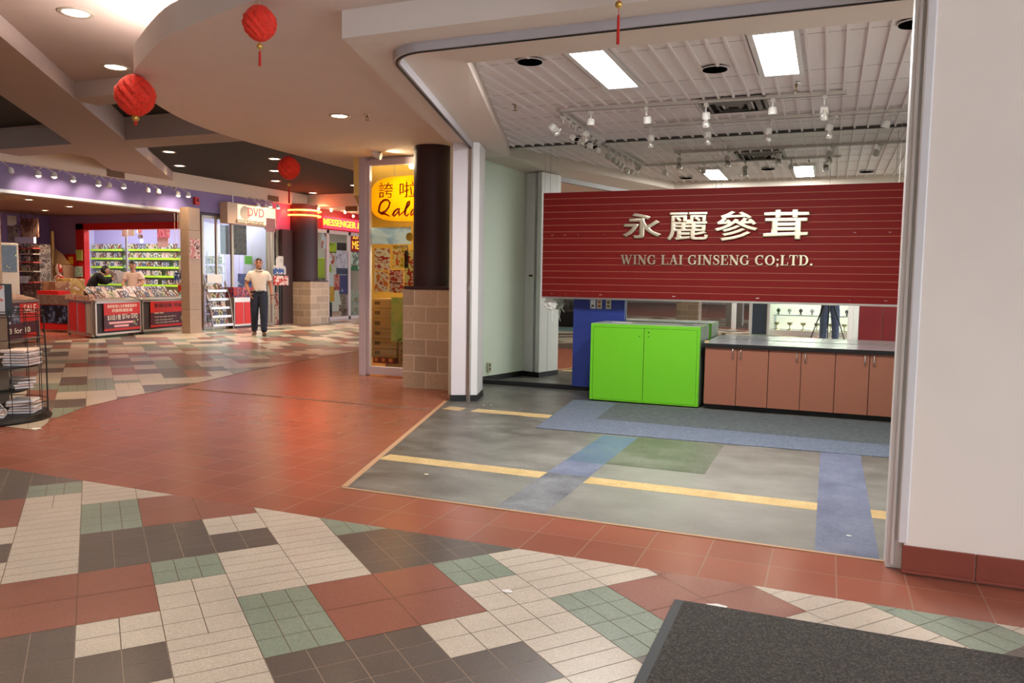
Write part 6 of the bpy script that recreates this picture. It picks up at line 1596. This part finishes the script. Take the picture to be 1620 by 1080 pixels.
    # shoes
    for s, a in ((1, 'anl'), (-1, 'anr')):
        an = J[a]; yaw = (feet or {}).get(a, (0, 0))
        mb = MB(); pr = [(.055, -.035), (.05, -.04)]
        secs = ((.07, .036, .075), (.03, .040, .085), (-.03, .043, .075), (-.10, .047, .055), (-.16, .043, .042), (-.195, .026, .03))
        rings = []
        for y, hw, hh in secs:
            rings.append([mb.bm.verts.new((hw*math.cos(t), y, (hh if math.sin(t) > 0 else .012)*math.sin(t)+.012)) for t in [2*math.pi*k/14 for k in range(14)]])
        for p, q in zip(rings, rings[1:]):
            for k in range(14): mb._f([p[k], p[(k+1) % 14], q[(k+1) % 14], q[k]])
        mb._f(rings[0]); mb._f(rings[-1][::-1])
        mt = Matrix.Translation((an.x, an.y, an.z-.085)) @ Matrix.Rotation(yaw[0], 4, 'Z') @ Matrix.Translation((0, 0, .0)) @ Matrix.Rotation(yaw[1], 4, 'X')
        mb.xform(mt); mk('shoe', mb, shoe, parent=root, world=False, smooth=True)
    root.scale = (height, height, height)
    return root, J, Mh

m_denim = mat('dark_denim', (40, 44, 58), rough=.85, noise=.15, nscale=12); m_poloy = mat('cream_polo', (226, 208, 192), rough=.85); m_shoeb = mat('brown_shoe', (104, 70, 50), rough=.5)
wl = onz(410.5, 530.5)
pose = dict(knl=(.095, -.11, .50), anl=(.10, -.16, .092), hpl=(.09, 0, .915), knr=(-.10, -.03, .50), anr=(-.105, .17, .10), elr=(-.27, .06, 1.15), wrr=(-.20, -.05, .955), ell=(.25, .05, 1.14), wrl=(.275, -.03, .89), head=(0, -.02, 1.56))
man, J, Mh = person('person', 'person in cream polo shirt and dark jeans walking with one hand in pocket', (wl.x, wl.y, 0), .703, pose, (196, 132, 100), m_poloy, m_denim, m_shoeb, height=1.0, girth=1.08, feet={'anl': (.1, -.12), 'anr': (-.15, .22)})
mb = MB(); mb.tube([(math.cos(a)*.158, math.sin(a)*.125, .985) for a in [2*math.pi*k/24 for k in range(25)]], .016, 6); mk('belt', mb, mat('belt_black', (24, 20, 20), rough=.4), parent=man, world=False)
mb = MB()
for s in (-1, 1): mb.tube([Mh @ Vector((s*.03+.022*math.cos(a), -.096, .014+.016*math.sin(a))) for a in [2*math.pi*k/14 for k in range(15)]], .0022, 5); mb.tube([Mh @ Vector((s*.052, -.094, .016)), Mh @ Vector((s*.078, .0, .014))], .002, 5)
mk('glasses', mb, m_black, parent=man, world=False)
mb = MB(); mb.tube([(.075*math.cos(a), -.02+.07*math.sin(a), 1.475+.02*math.sin(a)) for a in [2*math.pi*k/20 for k in range(21)]], .014, 8); mk('collar', mb, m_poloy, parent=man, world=False)
mb = MB(); w = J['wrl']; mb.tube([w+Vector((.036*math.cos(a), .036*math.sin(a), .02)) for a in [2*math.pi*k/16 for k in range(17)]], .008, 6); mk('watch', mb, m_black, parent=man, world=False)

ck = ony(211, 412, 14.15)
pose = dict(elr=(-.24, -.10, 1.16), wrr=(-.14, -.30, 1.10), ell=(.24, -.10, 1.16), wrl=(.12, -.30, 1.08), head=(0, -.05, 1.55), neck=(0, -.01, 1.46))
cl, Jc, Mc = person('person', 'person in a cream top standing behind the sale counters, looking down', (ck.x, 14.15, 0), .55, pose, (206, 150, 118), mat('cream_top', (230, 196, 176), rough=.85), m_denim, m_shoeb, height=.955)
cu = ony(139, 428, 13.1)
pose = dict(spine=(0, -.04, 1.10), chest=(0, -.14, 1.24), neck=(0, -.25, 1.34), head=(0, -.34, 1.38), shl=(.17, -.17, 1.33), shr=(-.17, -.17, 1.33), ell=(.24, -.30, 1.15), wrl=(.10, -.46, 1.22), elr=(-.24, -.30, 1.15), wrr=(-.10, -.46, 1.22))
m_blk = mat('black_cloth', (20, 18, 20), rough=.9)
cs, Js, Ms = person('person', 'person in black bending over the counter with a magazine, black hair', (cu.x-.02, 13.15, 0), .9+math.pi*.55, pose, (206, 150, 118), m_blk, m_blk, m_shoeb, sleeve=1.9, hair='long', height=.98)
p = ony(167, 434, 12.97); mb = MB(); mb.mbox(Matrix.Rotation(.35, 4, 'Y') @ Matrix.Rotation(.5, 4, 'X'), .22, .012, .30); mb.mbox(Matrix.Translation((.10, .03, 0)) @ Matrix.Rotation(.35, 4, 'Y') @ Matrix.Rotation(.9, 4, 'Z'), .2, .012, .28); o = mk('magazine', mb, mat('magazine_page', (214, 206, 200), rough=.5), world=False, loc=(cu.x+.26, 13.60, 1.27)); tag(o, 'open pale magazine held up by the person in black at the counter', 'magazine')

# ================================================================== NEWSPAPER STAND
m_wire = mat('black_wire', (24, 22, 22), rough=.45); m_news = mat('newsprint', (228, 222, 220), rough=.8, noise=.08, nscale=25); m_news2 = mat('newsprint_pink', (226, 204, 194), rough=.8, noise=.12, nscale=14)
NX, NY, NR = -6.98, 4.66, .44
t = thing('newspaper_stand', 'round black wire newspaper stand with a small sign by the near pillar', 'stand', (NX, NY, 0))
mb = MB(); mb.lathe([(0, 0), (NR+.02, 0), (NR+.03, .02), (NR, .06), (0, .06)], n=36); mk('base', mb, m_wire, parent=t, world=False)
mb = MB(); mb.box(-.10, .10, -.10, .10, .06, .96); mk('post', mb, mat('post_brown', (112, 94, 78), rough=.6), parent=t, world=False, bevel=.006)
for z, r in ((.50, NR-.06), (.27, NR*.62)):
    mb = MB(); mb.lathe([(0, z-.015), (r, z-.015), (r, z), (0, z)], n=32); mk('shelf', mb, m_wire, parent=t, world=False)
for z, r in ((.16, NR), (.74, NR*.98), (.94, NR*.96), (.99, NR*.96)):
    mb = MB(); mb.tube([(r*math.cos(a), r*math.sin(a), z) for a in [2*math.pi*k/40 for k in range(41)]], .004, 6); mk('wire_hoop', mb, m_wire, parent=t, world=False)
for k in range(18):
    a = 2*math.pi*k/18+.1; mb = MB(); mb.tube([(NR*math.cos(a), NR*math.sin(a), .05), (NR*math.cos(a), NR*math.sin(a), .55), (NR*.96*math.cos(a), NR*.96*math.sin(a), 1.0)], .0032, 6); mk('wire_upright', mb, m_wire, parent=t, world=False)
va = math.atan2(-NY, -NX)    # towards the viewer
sd = Vector((math.cos(va), math.sin(va), 0))
mb = MB(); mb.box(-.16, .16, -.012, .012, .95, 1.23); o = mk('sign_board', mb, m_wire, parent=t, world=False); o.location = sd*.12+Vector((.925, -.38, 0))*.085; o.rotation_euler = (0, 0, va+math.pi/2)
mb = MB(); mb.box(-.085, .085, -.016, -.0125, .965, 1.215); q = mk('sign_sheet', mb, print_mat('print_100', [(226, 222, 220), (232, 230, 228), (214, 130, 110), (206, 216, 196)], 9, 100), parent=o, world=False); q.location = (0.02, 0, 0)
def paperpile(cx, cy, z, rz, n, w, d, label, grp, th=.018):
    for k in range(n):
        a = R.uniform(-.07, .07); mb = MB(); mb.box(-w/2, w/2, -d/2, d/2, 0, th)
        bmesh.ops.subdivide_edges(mb.bm, edges=[e for e in mb.bm.edges if abs((e.verts[0].co-e.verts[1].co).x) > .1], cuts=5)
        for v in mb.bm.verts: v.co.z += (.012*(abs(v.co.x)/w*2)**2*R.uniform(-.3, 1.2) if k == n-1 else 0)+(-.02*max(0, (abs(v.co.x)-w*.36))*8 if k > n-3 else 0)*.3; v.co.y += R.uniform(-.004, .004)
        o = mk('newspaper', mb, (m_news, m_news2)[k % 2], world=False, loc=(cx+R.uniform(-.015, .015), cy+R.uniform(-.015, .015), z+k*(th+.006)), rotz=rz+a, bevel=.004); tag(o, label, 'newspaper', grp)
def around(a, r): return NX+r*math.cos(va+a), NY+r*math.sin(va+a)
for a, z, n, lb, g in ((1.10, .501, 6, 'folded newspaper in the pile on the upper shelf, side toward the disc store', 'newspapers on the upper shelf, far side'), (-.42, .501, 5, 'folded newspaper in the pile on the upper shelf, side facing the shop', 'newspapers on the upper shelf, near side'),
                    (1.25, .062, 5, 'newspaper lying on the round base toward the mosaic floor', 'newspapers on the base, far side'), (-.15, .062, 3, 'newspaper lying on the round base facing the shop', 'newspapers on the base, near side')):
    x, y = around(a, .262); paperpile(x, y, z, va+a+math.pi/2, n, .255, .21, lb, g)
x, y = around(1.9, .22); paperpile(x, y, .272, va+1.9+math.pi/2, 4, .26, .16, 'newspaper on the small lower shelf behind the brown post', 'newspapers on the lower shelf')
mb = MB(); x, y = around(.3, .36); mb.tube([(x, y, .10), (x+.02, y-.02, .13), (x-.10, y-.05, .24)], .005, 6); o = mk('paper_strip', mb, m_paper); tag(o, 'white paper strip sticking up from the stand base', 'paper scrap')

# ================================================================== BEHIND THE VIEWER (seen in the mirrors)
# camera on its tripod
m_tri = mat('tripod_black', (24, 24, 26), rough=.4, metal=.3)
t = thing('tripod', 'black camera tripod standing at the viewing point', 'tripod', (0, -.12, 0))
for a in (90, 210, 330):
    c, s = math.cos(math.radians(a)), math.sin(math.radians(a)); mb = MB(); mb.tube([(.03*c, .03*s, 1.12), (.24*c, .24*s, .56), (.25*c, .25*s, .55), (.44*c, .44*s, .02)], [.016, .015, .012, .010], 8); l = mk('leg', mb, m_tri, parent=t, world=False)
    mb = MB(); mb.ball((.445*c, .445*s, .016), .016, 8, 6); mk('rubber_foot', mb, m_black, parent=l, world=False)
mb = MB(); mb.cyl((0, 0, .5), (0, 0, 1.2), .014, n=12); mk('center_column', mb, m_tri, parent=t, world=False)
mb = MB(); mb.lathe([(0, 1.1), (.045, 1.1), (.05, 1.16), (.03, 1.2), (.03, 1.26), (.04, 1.27), (0, 1.275)], n=20); mk('head', mb, m_tri, parent=t, world=False, smooth=True)
t = thing('camera_body', 'black photo camera on the tripod head', 'camera', (0, -.12, 1.275))
mb = MB(); mb.box(-.07, .07, -.035, .03, 0, .10); mb.box(-.025, .025, -.03, .03, .10, .13); mk('housing', mb, m_black, parent=t, world=False, bevel=.008)
mb = MB(); mb.cyl((0, .03, .055), (0, .105, .055), .034, .038, n=20); mk('lens_barrel', mb, m_black, parent=t, world=False)
pose = dict(elr=(-.25, -.10, 1.17), wrr=(-.12, -.26, 1.24), ell=(.25, -.10, 1.17), wrl=(.12, -.26, 1.22), head=(0, -.06, 1.54), knl=(.12, -.03, .51), anl=(.13, .02, .085), knr=(-.12, -.03, .51), anr=(-.13, .02, .085))
m_jean = mat('blue_denim', (86, 98, 124), rough=.85, noise=.2, nscale=10)
person('person', 'person in blue jeans standing behind the camera tripod, seen in the mirror', (.03, -.62, 0), math.pi, pose, (206, 156, 124), mat('dark_jacket', (52, 54, 62), rough=.8), m_jean, mat('dark_shoe', (46, 42, 42), rough=.5), sleeve=1.9, height=1.0)
pose = dict(knl=(.10, -.10, .50), anl=(.10, -.14, .09), anr=(-.10, .14, .095), knr=(-.10, -.02, .50))
person('person', 'person in khaki jacket and dark trousers passing by, seen in the mirror edge', (-5.85, 1.9, 0), 2.4, pose, (196, 146, 116), mat('khaki_jacket', (140, 112, 74), rough=.85), mat('dark_trousers', (44, 40, 42), rough=.85), mat('dark_shoe2', (40, 36, 36), rough=.5), sleeve=1.9)
# lit display window across the mall
SHX0, SHX1, SHY0 = -1.44, .66, -3.45
mb = MB(); mb.box(SHX0, SHX1, SHY0-1.4, SHY0, 0, .13); mb.box(SHX0-.06, SHX0, SHY0-.03, SHY0+.03, 0, 3.0); mb.box(SHX1, SHX1+.08, SHY0-.03, SHY0+.03, 0, 3.0); mb.box(SHX0, SHX1, SHY0-.03, SHY0+.03, 2.6, 3.0)
w4 = struct('window_4', mb, mat('display_frame', (214, 206, 200), rough=.4))
mb = MB(); mb.box(SHX0, SHX1, SHY0-.012, SHY0-.006, .13, 2.6); mk('pane', mb, m_glass, parent=w4)
mb = MB(); mb.box(SHX0-.1, SHX1+.1, SHY0-1.5, SHY0-1.4, 0, 3.7); struct('wall_display', mb, mat('display_white', (244, 240, 232), rough=.8))
mb = MB(); mb.box(SHX0-.1, SHX1+.1, SHY0-1.4, SHY0, 2.62, 2.66); struct('ceiling_display', mb, m_whitepaint)
tube_lamp((SHX0+SHX1)/2, SHY0-.6, 2.62, 1.8, 'fluorescent lamp over the bright display window across the mall', 110, (1, .98, .92))
t = thing('display_table', 'white display table with busts in the bright window across the mall', 'table', ((SHX0+SHX1)/2, SHY0-.5, .13))
mb = MB(); mb.box(SHX0+.08, SHX1-.06, SHY0-.75, SHY0-.25, .50, .53); mk('tabletop', mb, m_whitepaint, parent=t)
for x in (SHX0+.12, SHX1-.10):
    for y in (SHY0-.72, SHY0-.28): mb = MB(); mb.cyl((x, y, .13), (x, y, .5), .016, n=10); mk('leg', mb, m_chrome, parent=t)
for k in range(7):
    x = SHX0+.2+k*.28; mb = MB(); mb.lathe([(0, 0), (.06, 0), (.02, .015), (.018, .05), (.05, .09), (.045, .13), (.015, .16), (0, .17)], n=14); o = mk('jewelry_bust', mb, mat('bust_grey' if k % 2 else 'bust_dark', (150, 146, 150) if k % 2 else (60, 60, 66), rough=.5), world=False, loc=(x, SHY0-.42, .53), smooth=True); tag(o, 'small necklace bust on the white display table in the bright window', 'jewelry bust', 'busts on the display table')
for k in range(6):
    x = SHX0+.18+k*.33; mb = MB(); mb.lathe([(0, 0), (.07, 0), (.05, .02), (.012, .04), (.012, .12), (.06, .15), (.07, .2), (0, .2)], n=14); o = mk('goblet_ornament', mb, mat('ornament_gold', (206, 190, 150), rough=.25, metal=.6), world=False, loc=(x, SHY0-.16, .13), smooth=True); tag(o, 'pale golden ornament on the floor of the bright display window', 'ornament', 'ornaments in the bright window')
o = plate('framed_picture', 'dark framed pair of pictures on the bright window back wall', 'picture', (-.3, SHY0-1.38, .98), (-1, 0), .36, .24, m_black, t=.02)
for s in (-1, 1):
    mb = MB(); mb.box(s*.085-.065, s*.085+.065, -.024, -.02, -.09, .09); mk('print', mb, mat('pale_print', (214, 220, 190), rough=.5), parent=o, world=False)
# dark poster panel, posts and red panels around it
mb = MB(); mb.box(-1.95, -1.87, -3.5, -3.4, 0, 3.7); mb.box(-1.47, -1.42, -3.5, -3.38, 0, 3.7); struct('trim_16', mb, m_whitepaint)
mb = MB(); mb.box(-1.87, -1.47, -3.5, -3.46, 0, 3.7); struct('wall_panel_dark', mb, mat('slate_panel', (66, 76, 92), rough=.4, noise=.1, nscale=4))
mb = MB(); mb.box(.46, .80, 4.28, 4.30, .06, 2.85); mb.box(.81, 1.2, 4.28, 4.30, .06, 2.85); struct('wall_panel_red', mb, mat('maroon_panel', (120, 34, 40), rough=.4, noise=.15, nscale=3))
mb = MB(); mb.box(.372, .455, 4.28, 4.31, 0, 2.85); struct('trim_17', mb, m_whitepaint)
# glazed mall entrance behind the viewer, open to the daylight
mb = MB()
for x in (.82, 2.4, 4.0, 5.6, 7.2, 8.8): mb.box(x-.04, x+.04, -2.34, -2.24, 0, 3.7)
mb.box(.78, 8.84, -2.34, -2.24, 2.35, 2.43); mb.box(.78, 8.84, -2.34, -2.24, 0, .10); mb.box(.78, 8.84, -2.34, -2.24, 3.6, 3.7)
struct('door_1', mb, m_alu)
mb = MB(); mb.box(-2.62, -2.5, -5.5, -5.36, 0, 3.7); struct('column', mb, m_whitepaint)
mb = MB(); mb.box(-3.0, -2.5, -7.7, -7.2, 0, 3.7); struct('column', mb, mat('grey_column', (140, 132, 124), rough=.8))
block_base(-4.85, -4.1, -9.5, -8.8, 3.6, .2, 2)
mb = MB(); mb.box(-24, -5, -32.1, -32, 0, 3.7); struct('wall_behind', mb, m_shell)
mb = MB(); mb.box(-5, 9, -32.1, -32, 0, 3.7); struct('wall_behind', mb, mat('rear_grey', (150, 140, 134), rough=.7))
# dark staircase with pale nosings, and planters at its foot
t = thing('staircase', 'dark staircase with white step edges, seen in the mirror beside the red sign', 'staircase', (-8.2, -3.6, 0))
m_stair = mat('stair_dark', (50, 44, 46), rough=.6)
for k in range(11):
    mb = MB(); mb.box(-7.6-k*.28, -7.6-(k+1)*.28, -5.2, -3.0, .17*k, .17*(k+1)); st = mk('step', mb, m_stair, parent=t)
    mb = MB(); mb.box(-7.6-k*.28+.003, -7.6-k*.28-.05, -5.2, -3.0, .17*(k+1)-.02, .17*(k+1)+.004); mk('nosing', mb, m_whitepaint, parent=st)
mb = MB(); mb.prism([(-7.6, -3.0), (-7.6, -2.94), (-10.7, -2.94), (-10.7, -3.0)], .0, .001); 
mb.poly([(-7.55, -2.95, 0), (-7.55, -2.95, 1.0), (-10.7, -2.95, 2.9), (-10.7, -2.95, 1.7)]); mk('side_panel', mb, m_stair, parent=t)
mb = MB(); mb.tube([(-7.5, -2.92, 1.02), (-10.7, -2.92, 2.95)], .025, 8); mk('handrail', mb, m_alu, parent=t)
t = thing('planter', 'dark planter with low leaves on a teal floor patch, seen low in the mirror', 'planter', (-7.0, -3.6, 0))
mb = MB(); mb.box(-7.45, -6.3, -3.9, -3.4, 0, .45); mk('trough', mb, m_black, parent=t)
mb = MB()
for k in range(60):
    a = Vector((R.uniform(-7.4, -6.35), R.uniform(-3.85, -3.45), .45)); b = a+Vector((R.uniform(-.12, .12), R.uniform(-.12, .12), R.uniform(.12, .35))); s_ = Vector((R.uniform(-.03, .03), .03, 0)); mb.poly([a, a.lerp(b, .5)+s_, b, a.lerp(b, .5)-s_])
mk('leaves', mb, mat('leaf_dark', (40, 54, 36), rough=.6), parent=t)
mb = MB(); mb.prism([(-8.0, -3.3), (-6.0, -3.3), (-5.9, -1.5), (-7.9, -1.4)], .0034, .0042); struct('floor_patch', mb, mat('teal_floor', (96, 122, 120), rough=.4))
